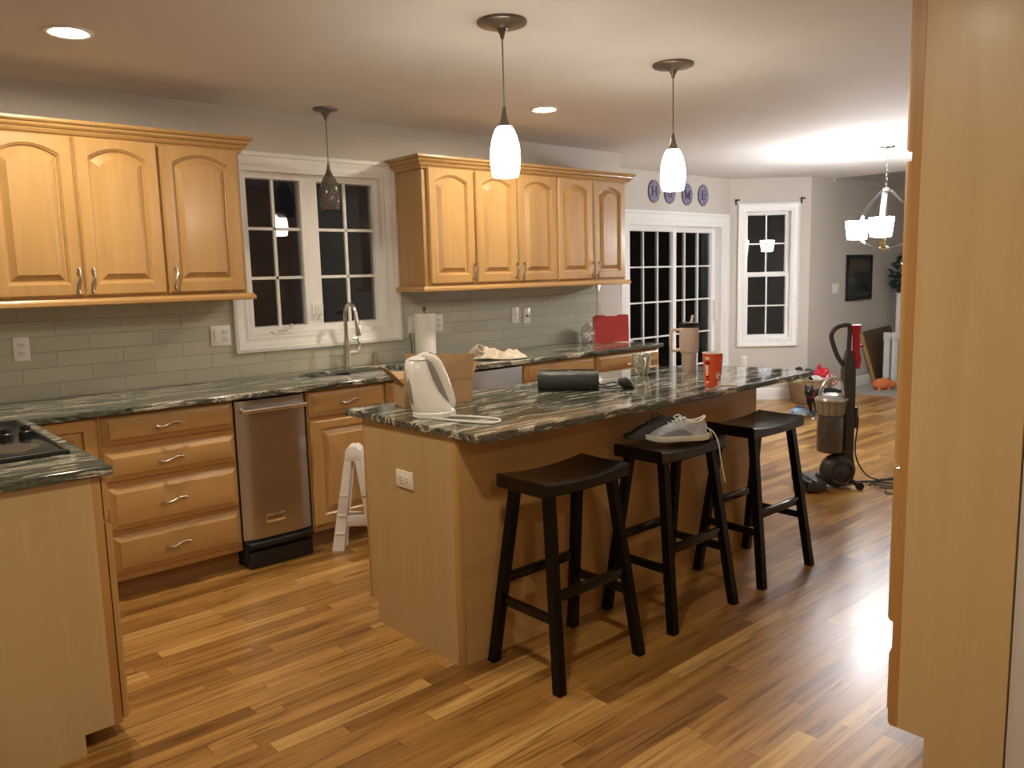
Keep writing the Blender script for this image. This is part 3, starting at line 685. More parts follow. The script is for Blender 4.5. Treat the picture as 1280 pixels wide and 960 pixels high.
# sneakers
def sneaker(label, loc, rz, mats, rx=0):
    t = thing('sneaker', label, 'shoe', loc, rz, 'pair of sneakers on the stool')
    up, soles, lin, lace = mats
    xs = [0,.012,.04,.08,.12,.16,.20,.24,.265,.280]
    w  = [.012,.028,.034,.034,.037,.044,.047,.042,.028,.008]
    def wid(x):
        for i in range(len(xs)-1):
            if x <= xs[i+1]: k = (x-xs[i])/(xs[i+1]-xs[i]); return w[i]+(w[i+1]-w[i])*k
        return w[-1]
    NJ = 40; mer = []
    for j in range(NJ):
        a = 2*PI*j/NJ; x = .14+.14*math.cos(a); y = (1 if math.sin(a) > 0 else -1)*wid(x)*min(1,abs(math.sin(a))*3)
        xc = .060+.050*math.cos(a); yc = .025*math.sin(a); zc = .086+(.022 if xc < .06 else .013)*((xc-.06)/.05)**2
        p0 = V(x,y,.020); p2 = V(xc,yc,zc); p1 = V(x+(xc-x)*.16,y+(yc-y)*.12,.062 if x > .1 else .056); mer.append((p0,p1,p2))
    def mp_(j,t): p0,p1,p2 = mer[j % NJ]; return p0*(1-t)**2+p1*2*t*(1-t)+p2*t*t
    f = MB(); f.rings([[mp_(j,k/9) for j in range(NJ)] for k in range(10)], True, False); f.build('upper', up, t, local=True, smooth=60)
    ctr = V(.06,0,.06); f = MB(); f.rings([[mp_(j,1) for j in range(NJ)],[mp_(j,1).lerp(ctr,.35)-V(0,0,.022) for j in range(NJ)],[mp_(j,1).lerp(ctr,.9)-V(0,0,.022) for j in range(NJ)]], False, True); f.build('lining', lin, t, local=True)
    f = MB(); f.tube([mp_(j,1) for j in range(NJ)], .0055, 8, True); f.build('collar', soles, t, local=True)
    f = MB(); R = []
    for i, (x, ww) in enumerate(zip([-.010]+xs[1:-1]+[.290], w)):
        q = ww+.007; lift = .012*max(0,(x-.2)/.09)**2+.004*max(0,(.03-x)/.04)
        R.append([V(x,-q,.026+lift*.6),V(x,-q*1.04,.014+lift),V(x,-q*.92,.001+lift),V(x,q*.92,.001+lift),V(x,q*1.04,.014+lift),V(x,q,.026+lift*.6)])
    f.rings(R); f.build('sole', soles, t, local=True, smooth=50)
    for jr in (range(5,14), range(27,36)):
        f = MB(); R = []
        for j in jr:
            c = mp_(j,.3); o = V(0,c.y,0).normalized()*.0012; h = .16+.34*math.sin(PI*(j-jr[0])/(len(jr)-1))
            R.append([mp_(j,.10)+o*.2,mp_(j,.10)+o,mp_(j,h)+o,mp_(j,h)+o*.2])
        f.rings(R); f.build('side_overlay', ovl if up is mesh_g else up, t, local=True, smooth=60)
    f = MB()
    for k in range(3): f.tube([V(.004+.01*abs(j)/3,.011*j,.045+.013*k) for j in (-3,-2,-1,0,1,2,3)], .004, 6)
    f.build('heel_ridges', soles, t, local=True)
    f = MB(); f.tube(bez([(.100,0,.104),(.12,0,.100),(.155,0,.086)],6), [.016]*13, 8, flat=.3); f.build('tongue', up, t, local=True)
    f = MB()
    for k in range(4):
        x = .122+.018*k; z = .103-.0062*k; f.tube([V(x,-.024,z-.014),V(x+.003,-.010,z),V(x+.003,.010,z),V(x,.024,z-.014)], .0028, 6)
    for s in (-1,1): f.tube(bez([(.118,0,.104),(.126,.016*s,.116),(.148,.028*s,.106),(.140,.012*s,.098)],5), .0025, 6)
    f.build('laces', lace, t, local=True)
    return t
mesh_g = plain('grey_knit', (.40,.44,.50), .8, vary=.15, scale=30); foam = plain('cream_foam', (.70,.66,.58), .6, vary=.04)
ovl = plain('slate_overlay', (.23,.26,.31), .6, vary=.06); lin = plain('dark_lining', (.06,.065,.06), .8); lc = plain('white_lace', (.78,.77,.74), .7)
dkm = plain('shaded_grey_knit', (.045,.043,.040), .75, vary=.15); dks = plain('shaded_rubber', (.05,.047,.043), .6)  # rear shoe is grey too; its shade is put into these dark colours
RZ = math.radians(138.6)
s1 = sneaker('light grey running sneaker lying nearer the viewer on the middle stool', (2.065,-2.526,.7495), RZ+.06, (mesh_g,foam,lin,lc))
s2 = sneaker('dark sneaker behind the light grey sneaker on the middle stool', (2.050,-2.418,.7495), RZ+.24, (dkm,dks,lin,dkm))
f = MB()
for k, (dx, dy, h) in enumerate(((.020,-.060,.17),(-.030,.030,.20))):
    pts = bez([(.012,dy*.35,.060),(-.022,dy*.6,.040),(-.045,dy,-.01),(-.050+dx*.3,dy+.004,-h*.5),(-.050+dx,dy,-h)], 6)
    f.tube(pts, .0028, 6)
f.build('loose_lace', lc, s1, local=True)

s1.scale = (.92,.95,.92); s2.scale = (.95,.95,.92)
# ---------------------------------------------------------------- things on the island
R45 = -math.radians(41.4)
t = thing('electric_kettle', 'white plastic electric kettle on the near end of the island', 'kettle', (1.083,-1.912,.914), R45)
pl = plain('warm_white_plastic', (.80,.785,.745), .22, vary=.01); gy = plain('grey_soft_plastic', (.24,.235,.22), .4, vary=.03)
f = MB(); f.lathe([(.001,0),(.084,0),(.088,.004),(.087,.020),(.082,.024),(.001,.026)], (0,0,0), 32); f.build('power_base', pl, t, local=True)
f = MB(); R = []
for z, r_, ry, ox in ((.024,.082,.082,-.003),(.028,.083,.083,-.005),(.05,.077,.080,-.014),(.10,.063,.072,-.037),(.15,.053,.063,-.050),(.19,.046,.054,-.056),(.215,.040,.044,-.057),(.229,.030,.033,-.057),(.236,.018,.02,-.057)):
    ring = []
    for j in range(32):
        a = 2*PI*j/32; k = 1.0
        sp = max(0, math.cos(a-PI))**10 * max(0,(z-.14)/.10)*.018 if z > .14 else 0
        ring.append(V(ox+(r_*1.03+sp)*math.cos(a), ry*.96*math.sin(a), z))
    R.append(ring)
f.rings(R); f.build('jug', pl, t, local=True, smooth=60)
f = MB(); f.lathe([(.001,.226),(.036,.226),(.039,.230),(.032,.238),(.018,.243),(.001,.244)], (-.057,0,0), 24); f.build('lid', pl, t, local=True)
hp = bez([(-.058,0,.232),(-.022,0,.240),(.012,0,.218),(.036,0,.165),(.056,0,.105),(.070,0,.055),(.066,0,.032)], 7)
f = MB(); f.tube(hp, [.015+.006*math.sin(PI*i/(len(hp)-1)) for i in range(len(hp))], 12); f.build('handle', pl, t, local=True)
hp2 = bez([(-.024,0,.224),(-.004,0,.192),(.015,0,.145),(.034,0,.098),(.050,0,.060),(.052,0,.044)], 7)
f = MB(); f.tube(hp2, [.011+.012*max(0,math.sin(PI*i/(len(hp2)-1)))**.5 for i in range(len(hp2))], 12); f.build('grip_insert', gy, t, local=True)
f = MB(); f.ell((-.004,0,.250),(.014,.010,.006),Matrix.Rotation(.5,4,'Y')); f.build('switch', gy, t, local=True)
f = MB(); f.tube([V(-.078,-.042,.055),V(-.083,-.041,.09),V(-.088,-.036,.13),V(-.090,-.028,.165)],[.006,.013,.013,.006],10); f.build('water_gauge', gy, t, local=True)
pts = bez([(1.155,-1.965,.921),(1.25,-1.99,.919),(1.345,-2.06,.919),(1.325,-2.13,.919),(1.22,-2.09,.919),(1.12,-2.02,.918),(1.085,-1.995,.918)], 8)
f = MB(); f.tube(pts, .0048, 8); f.build('power_cord', pl, t)

# open cardboard box
A, B_, Cc = V(1.142,-1.552,0), V(1.104,-1.668,0), V(1.402,-1.760,0)
u = (Cc-B_).normalized(); v = V(-u.y,u.x,0); Lb, Wb, Hb = .311, .150, .108
t = thing('cardboard_box', 'open brown cardboard box behind the kettle on the island', 'box', (B_.x,B_.y,.914), math.atan2(u.y,u.x))
f = MB(); th = .004
f.box((0,0,0),(Lb,Wb,.004)); f.box((0,0,0),(Lb,th,Hb)); f.box((0,Wb-th,0),(Lb,Wb,Hb)); f.box((0,th,0),(th,Wb-th,Hb)); f.box((Lb-th,th,0),(Lb,Wb-th,Hb)); f.build('carton', M['card'], t, local=True, smooth=0)
def flap(p0,p1,tip0,tip1):
    f = MB(); n = (p1-p0).cross(tip0-p0).normalized()*.0035
    f.rings([[p0,p1,tip1,tip0],[p0+n,p1+n,tip1+n,tip0+n]]); f.build('flap', M['card'], t, local=True, smooth=0)
flap(V(0,0,Hb),V(Lb,0,Hb),V(0.015,.006,Hb+.125),V(Lb+.008,-.012,Hb+.108))
flap(V(Lb,Wb,Hb),V(0,Wb,Hb),V(Lb-.005,Wb+.10,Hb+.035),V(.005,Wb+.10,Hb+.020))
flap(V(0,Wb,Hb),V(0,0,Hb),V(-.066,Wb-.006,Hb+.068),V(-.066,.006,Hb+.068))
flap(V(Lb,0,Hb),V(Lb,Wb,Hb),V(Lb+.03,.006,Hb+.070),V(Lb+.03,Wb-.006,Hb+.070))
f = MB(); f.box((-.058,.030,.0),(-.022,.125,.001), 0, Matrix.Translation((0,0,Hb-.003)) @ Matrix(((1,0,0,0),(0,1,0,0),(-1.03,0,1,.0045),(0,0,0,1)))); f.build('shipping_label', M['plastic'], t, local=True, smooth=0)

# black toiletry pouch with strap
ub = V(.69,-.724,0).normalized(); t = thing('toiletry_pouch', 'black zippered pouch lying on the island behind the cardboard box', 'pouch', (1.95,-1.815,.914), math.atan2(ub.y,ub.x))
pm = plain('dark_green_black_fabric', (.016,.019,.016), .55, vary=.2, scale=60, bump=.15)
f = MB(); R = []
for i in range(13):
    x = -.145+.29*i/12; k = 1-.10*abs(2*i/12-1)**6; sag = .0015*math.sin(i*1.7)
    R.append([V(x,-.060*k,.004),V(x,-.068*k,.02),V(x,-.066*k,.066+sag*.5),V(x,-.052*k,.079+sag),V(x,0,.088+sag*1.2),V(x,.052*k,.078+sag),V(x,.066*k,.06),V(x,.068*k,.02),V(x,.060*k,.004)])
f.rings(R); f.build('body', pm, t, local=True, smooth=50)
f = MB(); f.tube([V(-.14,0.01,.088),V(-.05,.012,.091),V(.05,.012,.092),V(.14,.01,.089)], .004, 6); f.build('zipper', M['black'], t, local=True)
f = MB(); f.tube(bez([(.135,.0,.03),(.19,-.02,.012),(.24,.0,.022),(.215,.035,.026),(.16,.03,.014)],7), .007, 8, flat=.6); f.tube(bez([(.14,-.02,.012),(.2,-.035,.006),(.26,-.02,.006)],6),.007,8,flat=.5); f.ell((.275,-.005,.024),(.042,.026,.026),Matrix.Rotation(.5,4,'Y'),disp=.3); f.build('wrist_strap', pm, t, local=True)

# small patterned mug
t = thing('patterned_cup', 'small cream and grey patterned cup between the pouch and tumbler', 'cup', (2.60,-1.735,.914))
tt = NT('marbled_cup_glaze'); nn = tt.noise(tt.coord((30,30,14)),1,4,.6,1.5); cc = tt.ramp(nn,[(.36,(.20,.20,.15)),(.46,(.48,.48,.38)),(.54,(.80,.78,.68))]); cupm = tt.pbr(cc,.25)
f = MB(); f.lathe([(.001,0),(.035,0),(.037,.003),(.052,.108),(.0535,.112),(.051,.113),(.049,.108),(.034,.008),(.001,.006)], (2.60,-1.735,.914), 32); f.build('body', cupm, t)
f = MB()
for (z,r_,n_) in ((.108,.0525,14),(.004,.0375,10)):
    for k in range(n_): a = 2*PI*k/n_; f.ell((2.60+r_*math.cos(a),-1.735+r_*math.sin(a),.914+z),(.005,.005,.0035),n=8,m=5)
f.build('rim_dots', M['black'], t)
f = MB(); f.tube(bez([(2.575,-1.775,1.005),(2.556,-1.795,1.002),(2.552,-1.799,.972),(2.566,-1.778,.940)],6), .0055, 8); f.build('handle', plain('cream_glaze',(.75,.73,.64),.25), t)

# pink tumbler with handle and straw
TX, TY = 2.885,-1.835; t = thing('tumbler', 'pale pink insulated tumbler with side handle and straw on the island', 'tumbler', (TX,TY,.914), math.radians(138.6))
pk = plain('pale_pink_powder_coat', (.62,.49,.43), .5, vary=.02)
f = MB(); f.lathe([(.001,0),(.037,0),(.039,.003),(.0405,.092),(.043,.098),(.050,.104),(.0525,.110),(.0535,.236),(.051,.239),(.001,.239)], (0,0,0), 36); f.build('body', pk, t, local=True)
f = MB(); f.lathe([(.001,.239),(.051,.239),(.0535,.242),(.0535,.262),(.050,.265),(.001,.265)], (0,0,0), 32); lid = f.build('lid', M['smoke'], t, local=True)
f = MB(); f.lathe([(.001,.2655),(.046,.2655),(.046,.2675),(.001,.268)], (0,0,0), 24); f.build('lid_disc', plain('smoky_disc',(.16,.13,.12),.2), lid, local=True)
f = MB(); f.tube(bez([(.050,0,.226),(.085,0,.230),(.099,0,.215),(.100,0,.16),(.097,0,.125),(.085,0,.113),(.050,0,.118)],6), .009, 10); f.build('handle', pk, t, local=True)
f = MB(); f.tube([V(-.012,0,.262),V(-.020,0,.307)], [.010,.009], 8, flat=.8); f.build('straw', pk, t, local=True)
f = MB(); f.fbox(Fr((0,0),(1,0),(0,1)), -.005,.005,.018,.027,.0395,.0403); ml = f.build('maker_mark', M['bronze'], t, local=True); ml.rotation_euler.z = math.radians(75)

# red paper cup
RX, RY = 2.500,-2.255; t = thing('paper_cup', 'red and white paper cup near the stool side edge of the island', 'cup', (RX,RY,.914), 0)
red = plain('red_print', (.74,.10,.028), .45, vary=.02); cw = plain('white_paperboard', (.80,.77,.73), .5, vary=.02); dk = plain('maroon_print', (.10,.015,.02), .5)
rr = lambda z: .0375+.0105*z/.155
f = MB(); f.lathe([(.001,.004),(.0365,.004),(.0365,0),(.0375,0),(rr(.149),.149),(rr(.152),.152),(.0478,.154),(.0465,.154),(.036,.010),(.001,.008)], (0,0,0), 40); f.build('cup_body', red, t, local=True)
f = MB(); f.tube([V(.0487*math.cos(2*PI*j/36),.0487*math.sin(2*PI*j/36),.155) for j in range(36)], .0026, 6, True); f.build('rim', cw, t, local=True)
f = MB(); f.lathe([(.001,.0095),(.0365,.0105),(.0462,.1555),(.0475,.1575),(.0458,.1580),(.0352,.012),(.001,.011)], (0,0,0), 40); f.build('inner_liner', cw, t, local=True)
def wrap(mb, a0,a1,z0,z1,e=.0004,n=6):
    R = []
    for i in range(n+1):
        a = math.radians(a0+(a1-a0)*i/n); p = [(rr(z0)+e,z0),(rr(z1)+e,z1),(rr(z1)+e+.0003,z1),(rr(z0)+e+.0003,z0)]
        R.append([V(r_*math.cos(a),r_*math.sin(a),z) for r_, z in p])
    mb.rings(R)
# angles: the side facing the camera is at about 228 degrees, its left 138+..
f = MB()
for (a0,a1,z0,z1) in ((165,195,.125,.138),(163,186,.060,.098),(166,182,.064,.048),(165,187,.012,.020)): wrap(f,a0,a1,z0,z1)
for (a0,a1,z0,z1) in ((236,252,.040,.052),(254,270,.044,.058),(240,247,.050,.064),(258,264,.054,.068),(244,262,.030,.036),(250,280,.006,.022),(262,268,.118,.124),(246,252,.104,.108),(272,274,.126,.138)): wrap(f,a0,a1,z0,z1)
f.build('white_print', cw, t, local=True)
f = MB()
for (a0,a1,z0,z1) in ((165,198,.102,.116),(164,188,.036,.046),(168,190,.024,.030),(232,262,.022,.028)): wrap(f,a0,a1,z0,z1,.0003)
f.build('dark_print', dk, t, local=True)
f = MB(); f.prism(rrect(2.475,2.575,-2.345,-2.295,.008), .9145,.918,.001, Matrix.Translation((2.525,-2.32,0)) @ Matrix.Rotation(-.72,4,'Z') @ Matrix.Translation((-2.525,2.32,0)))
pc = tag(f.build('paper_card', cw), 'small white card lying against the foot of the red cup', 'card')

# ---------------------------------------------------------------- things on the back counter
t = thing('paper_towel_holder', 'upright paper towel roll on its holder by the sink window', 'paper towel', (2.325,-.115,.914))
f = MB(); f.lathe([(.001,0),(.078,0),(.078,.008),(.02,.014),(.007,.016),(.006,.33),(.012,.336),(.014,.346),(.008,.354),(.001,.356)], (2.325,-.115,.914), 28); f.build('stand', M['bronze'], t)
f = MB(); prof = [(.020,.016),(.070,.016),(.070,.312),(.020,.312)]
f.rings([[V(2.325+r_*math.cos(2*PI*j/36),-.115+r_*math.sin(2*PI*j/36),.914+z) for j in range(36)] for r_, z in prof], closed=True)
R = []
for i in range(8): a = math.radians(-20+14*i); r_ = .0705+.0006*i; R.append([V(2.325+q*math.cos(a),-.115+q*math.sin(a),z) for q, z in ((r_,.932),(r_,1.225),(r_+.0012,1.225),(r_+.0012,.932))])
f.rings(R); f.build('paper_roll', plain('soft_white_paper',(.78,.75,.69),.85,bump=.1,scale=90), t, smooth=40)
f = MB(); f.tube(bez([(2.262,-.030,1.09),(2.258,-.045,1.04),(2.264,-.045,.97),(2.270,-.05,.922),(2.30,-.03,.919)],8), .0028, 6); tag(f.build('charger_cord', M['black']), 'thin dark cord hanging from the switch plate behind the paper towels', 'cord')

clm = plain('cream_cloth', (.66,.58,.47), .9, vary=.1, scale=30, bump=.25); clb = plain('brown_lining', (.30,.20,.14), .9)
t = thing('crumpled_cloth', 'crumpled cream cloth with a rolled end on the counter over the dishwasher', 'cloth', (2.61,-.42,.914), -.62)
f = MB(); N = 22; K = 12; vs = []
for i in range(N+1):
    row = []
    for j in range(K+1):
        a, b = i/N, j/K; x = -.10+.36*a; y = (-.09+.18*b)*(1-.35*abs(2*a-1)**3)+.02*math.sin(a*7)
        edge = min(1, 6*min(a,1-a,b,1-b)+.12)
        h = .006+edge*(.024+.030*noise.noise(V(x*24,y*30,1.3))+.034*max(0,1-abs(a-.25)*3.5)+.016*math.sin(b*17+a*9)+.010*noise.noise(V(x*60,y*60,4)))
        row.append(f.bm.verts.new((x,y,max(.003,h))))
    vs.append(row)
for i in range(N):
    for j in range(K): f.bm.faces.new((vs[i][j],vs[i+1][j],vs[i+1][j+1],vs[i][j+1]))
r = bmesh.ops.extrude_face_region(f.bm, geom=f.bm.faces[:]); bmesh.ops.translate(f.bm, verts=[g for g in r['geom'] if isinstance(g, bmesh.types.BMVert)], vec=(0,0,-.0025))
f.build('folded_cloth', clm, t, local=True, smooth=70)
f = MB(); prof = [(.026,0),(.036,0),(.038,.05),(.034,.09),(.028,.09),(.024,.05)]
mt = Matrix.Translation((-.085,0,.040)) @ Matrix.Rotation(.75,4,'Y') @ Matrix.Rotation(.7,4,'X')
f.rings([[mt @ V(r_*math.cos(2*PI*j/20),r_*(.9+.1*math.sin(3*j))*math.sin(2*PI*j/20),z-.02) for j in range(20)] for r_, z in prof], closed=True); f.build('rolled_end', clm, t, local=True, smooth=60)
f = MB(); f.lathe([(.001,.02),(.026,.02),(.026,.024),(.001,.024)], (0,0,0), 16, mt); f.build('inner_lining', clb, t, local=True)

t = thing('plastic_bag', 'crumpled white plastic bag beside the red folder on the counter', 'bag', (3.93,-.10,.914))
bm_ = plain('crinkled_white_plastic', (.72,.73,.74), .2, vary=.12, scale=40)
f = MB(); bmesh.ops.create_icosphere(f.bm, subdivisions=4, radius=1)
for vv in f.bm.verts:
    q = vv.co.normalized(); k = 1+.45*noise.noise(q*2.3+V(5,1,2))+.35*abs(noise.noise(q*5.1+V(1,9,4)))-.2
    vv.co = V(3.93+q.x*.075*k, -.10+q.y*.06*k, .914+max(.001,.055+q.z*.075*k*(1.25 if q.z > .5 else 1)))
f.build('crinkled_bag', bm_, t, smooth=15)
pa, pb = V(3.905,-.190,0), V(4.135,-.345,0); u = (pb-pa).normalized()
t = thing('file_folder', 'red accordion file folder standing at the counter end by the patio door', 'folder', (pa.x,pa.y,.914), math.atan2(u.y,u.x))
fm = plain('red_folder_board', (.42,.045,.045), .5, vary=.04); L = (pb-pa).length
def fold(y0, lean, hgt, notch):
    f = MB(); P = [(0,0),(L,0),(L,hgt-.012),(L-.008,hgt)] + ([(L*.68,hgt),(L*.65,hgt-.012),(L*.32,hgt-.012),(L*.29,hgt)] if notch else []) + [(.008,hgt),(0,hgt-.012)]
    f.prism(P, 0,.002,0,Matrix.Translation((0,y0,0)) @ Matrix.Rotation(PI/2+lean,4,'X')); return f
fold(0,-.06,.218,True).build('front_cover', fm, t, local=True, smooth=0)
fold(.052,-.10,.206,False).build('back_cover', fm, t, local=True, smooth=0)
f = MB()
for k in range(6): f.box((.004,.006+.007*k,.002),(L-.004,.0085+.007*k,.19),0,Matrix(((1,0,0,0),(0,1,.075,0),(0,0,1,0),(0,0,0,1))))
f.build('pocket_dividers', plain('manila_paper',(.66,.56,.46),.7), t, local=True, smooth=0)
f = MB(); f.prism([(4.06,-.40),(4.175,-.36),(4.15,-.20),(4.03,-.25)], .9145,.9165); tag(f.build('paper_sheet', cw, smooth=0), 'white sheet of paper lying under the edge of the red folder', 'paper')

# ---------------------------------------------------------------- white folding step stool
RR = -math.radians(41.6)
t = thing('step_stool', 'white plastic folding step stool standing between sink cabinet and island', 'step stool', (1.383,-.744,0), RR)
wp = plain('translucent_white_plastic', (.78,.77,.75), .4, vary=.03)
def leg_side(x0,x1,xt0,xt1,y0,y1,H):
    """tapered channel leg"""
    f = MB(); f.rings([[V(x0,y0,0),V(x1,y0,0),V(x1,y1,0),V(x0,y1,0)],[V(xt0,y0,H),V(xt1,y0,H),V(xt1,y1,H),V(xt0,y1,H)]]); return f
for (yy, s) in ((-.035,1),(.035,1)):
    for sd in (-1,1):
        f = leg_side(sd*.140,sd*.075,sd*.040,sd*.004,yy-.016,yy+.016,.545)
        lg = f.build('leg', wp, t, local=True, smooth=0)
        for z in (.10,.20,.31):
            k = 1-z/.545; f = MB(); f.box((min(sd*(.004+.071*k),sd*(.040+.100*k))+.004,yy-.021,z-.004),(max(sd*(.004+.071*k),sd*(.040+.100*k))-.004,yy-.015,z+.004))
            f.build('rib', wp, lg, local=True, smooth=0)
    f = MB(); f.box((-.10,yy-.012,.135),(.10,yy+.012,.195),.006); f.build('cross_brace', wp, t, local=True)
f = MB(); f.prism([(-.048,.50),(.048,.50),(.040,.555),(.022,.578),(-.022,.578),(-.040,.555)], -.052,.052,.004, Matrix(((1,0,0,0),(0,0,-1,0),(0,1,0,0),(0,0,0,1)))); f.build('top_hinge_cap', wp, t, local=True)
f = MB(); f.rings([[V(.132,-.019,.02),V(.085,-.019,.02),V(.085,.019,.02),V(.132,.019,.02)],[V(.036,-.019,.50),V(.02,-.019,.50),V(.02,.019,.50),V(.036,.019,.50)]]); f.build('step_panel', wp, t, local=True, smooth=0)

# ---------------------------------------------------------------- upright vacuum
t = thing('vacuum_cleaner', 'dark upright ball vacuum with a red wand standing beyond the stools', 'vacuum cleaner', (4.297,-2.01,0), math.radians(138.6))
vg = plain('charcoal_plastic', (.045,.041,.038), .4, vary=.05); vr = plain('crimson_plastic', (.42,.012,.03), .35); vs_ = plain('silver_plastic', (.50,.49,.48), .28, .6)
# local: +x is the way it faces, +y away from the camera's side
f = MB(); f.ell((0,0,.118),(.118,.085,.116),n=28,m=18); ball = f.build('ball', vg, t, local=True)
f = MB()
for s in (-1,1):
    f.tube([V(.075*math.cos(a),s*.074,.118+.075*math.sin(a)) for a in [2*PI*j/28 for j in range(28)]], .006, 6, True)
    for k in range(9):
        a = math.radians(30+15*k); f.tube([V(.060*math.cos(a),s*.079,.118+.060*math.sin(a)),V(.088*math.cos(a),s*.066,.118+.088*math.sin(a))], .0035, 6)
f.build('vent_ring', vg, ball, local=True)
f = MB()

hubm = plain('violet_plastic',(.03,.025,.075),.35)
for s in (-1,1): f = MB(); f.ell((0,s*.080,.118),(.03,.008,.03)); f.build('hub', hubm, ball, local=True)
f = MB(); f.prism([(.125,-.16),(.235,-.16),(.255,-.14),(.255,.14),(.235,.16),(.125,.16)], .012,.075,.012); f.box((.06,-.035,.04),(.14,.035,.10),.015); f.build('cleaner_head', vg, t, local=True)
f = MB(); f.prism([(.195,-.155),(.262,-.145),(.262,.145),(.195,.155)], .030,.082,.012); f.build('clear_brush_window', M['smoke'], t, local=True)
f = MB(); f.tube([V(.18,-.15,.022),V(.18,.15,.022)], .020, 12); f.build('brush_bar', vr, t, local=True)
f = MB()

for s in (-1,1): f = MB(); f.tube([V(-.06,s*.07,.06),V(-.115,s*.075,.03)], [.018,.015], 8); f.lathe([(.001,-.012),(.026,-.012),(.026,.012),(.001,.012)], (-.115,s*.085,.026), 14, Matrix.Rotation(PI/2,4,'X')); f.build('rear_wheel', M['black'], t, local=True)
f = MB(); f.lathe([(.001,.245),(.070,.245),(.082,.252),(.086,.27),(.086,.46),(.084,.492),(.001,.495)], (.055,0,0), 28); f.build('dust_bin', plain('smoky_brown_bin',(.085,.072,.062),.18,vary=.1,scale=14,Coat_Weight=.4), t, local=True)
f = MB(); f.lathe([(.001,.25),(.048,.25),(.050,.40),(.070,.47),(.001,.47)], (.055,0,0), 20); f.build('inner_cone', vg, t, local=True)
f = MB(); f.lathe([(.001,.495),(.072,.495),(.078,.515),(.088,.585),(.001,.588)], (.055,0,0), 28)
for k in range(14): a = 2*PI*k/14; f.tube([V(.055+.074*math.cos(a),.074*math.sin(a),.498),V(.055+.088*math.cos(a),.088*math.sin(a),.582)], [.010,.013], 7)
f.build('cyclone_body', plain('tan_smoke_plastic',(.30,.25,.20),.35), t, local=True)
f = MB(); f.lathe([(.001,.585),(.092,.585),(.098,.595),(.092,.612),(.07,.628),(.03,.640),(.001,.642)], (.055,0,0), 28)
for k in range(12): a = 2*PI*k/12; f.ell((.055+.094*math.cos(a),.094*math.sin(a),.598),(.014,.014,.012),n=8,m=6)
f.build('cyclone_cap', vs_, t, local=True)
f = MB(); f.tube(bez([(.128,0,.61),(.115,0,.68),(.06,0,.735),(.0,0,.725),(-.025,0,.68),(-.03,0,.62)],6), .0135, 10); f.build('carry_handle', vs_, t, local=True)
f = MB(); R = []
for z, x0, x1, w in ((.12,-.10,-.045,.04),(.22,-.085,-.035,.045),(.45,-.085,-.03,.045),(.60,-.085,-.03,.045),(.70,-.085,-.02,.045),(.78,-.085,-.015,.042),(.86,-.078,-.025,.032),(.92,-.065,-.035,.02)):
    R.append([V(x0,-w,z),V(x1,-w*.8,z),V(x1,w*.8,z),V(x0,w,z)])
f.rings(R); f.build('spine', vg, t, local=True, smooth=50)
f = MB(); f.tube(bez([(-.05,0,.86),(-.052,0,.96),(-.055,0,1.05),(-.045,0,1.085),(.01,0,1.08),(.050,0,1.055),(.066,0,1.015),(.052,0,.96),(.02,0,.88),(-.02,0,.82)],6), .015, 10); f.build('loop_handle', vg, t, local=True)
f = MB(); f.tube([V(-.098,0,.80),V(-.105,0,.86),(-.100,0,.92),(-.098,0,1.02),(-.095,0,1.04),(-.095,0,1.085)], [.028,.030,.022,.022,.030,.032], 12); f.tube([V(-.125,0,.945),V(-.145,0,.95)],[.012,.010],8); f.build('wand', vr, t, local=True)
f = MB(); f.tube([V(-.108,0,.40),V(-.110,0,.54)], .014, 10); f.tube([V(-.112,0,.53),V(-.128,0,.54),V(-.128,0,.49)], .008, 8); f.build('hose', vg, t, local=True)
f = MB(); f.ell((-.128,0,.515),(.012,.014,.045)); f.build('cord_hook', M['plastic'], t, local=True)
f = MB(); f.tube(bez([(-.128,0,.49),(-.125,.0,.40),(-.115,0,.30),(-.118,0,.22),(-.16,-.02,.13),(-.24,-.06,.05),(-.34,-.10,.012)],8), .005, 6)
random.seed(3)
for k in range(7):
    y0 = -.14+.05*k; pts = [(-.16-.02*k,y0*.6,.010+.004*(k % 3))]
    for j in range(1,9): pts.append((-.16-.085*j, y0+.05*math.sin(j*1.1+k)+random.uniform(-.02,.02), .008+.007*(k % 3)))
    f.tube(bez(pts,5), .005, 6)
f.tube(bez([(-.60,-.22,.008),(-.70,-.30,.008),(-.82,-.26,.008),(-.80,-.16,.012),(-.66,-.18,.012)],6), .005, 6)
f.build('power_cord', M['black'], t, local=True)

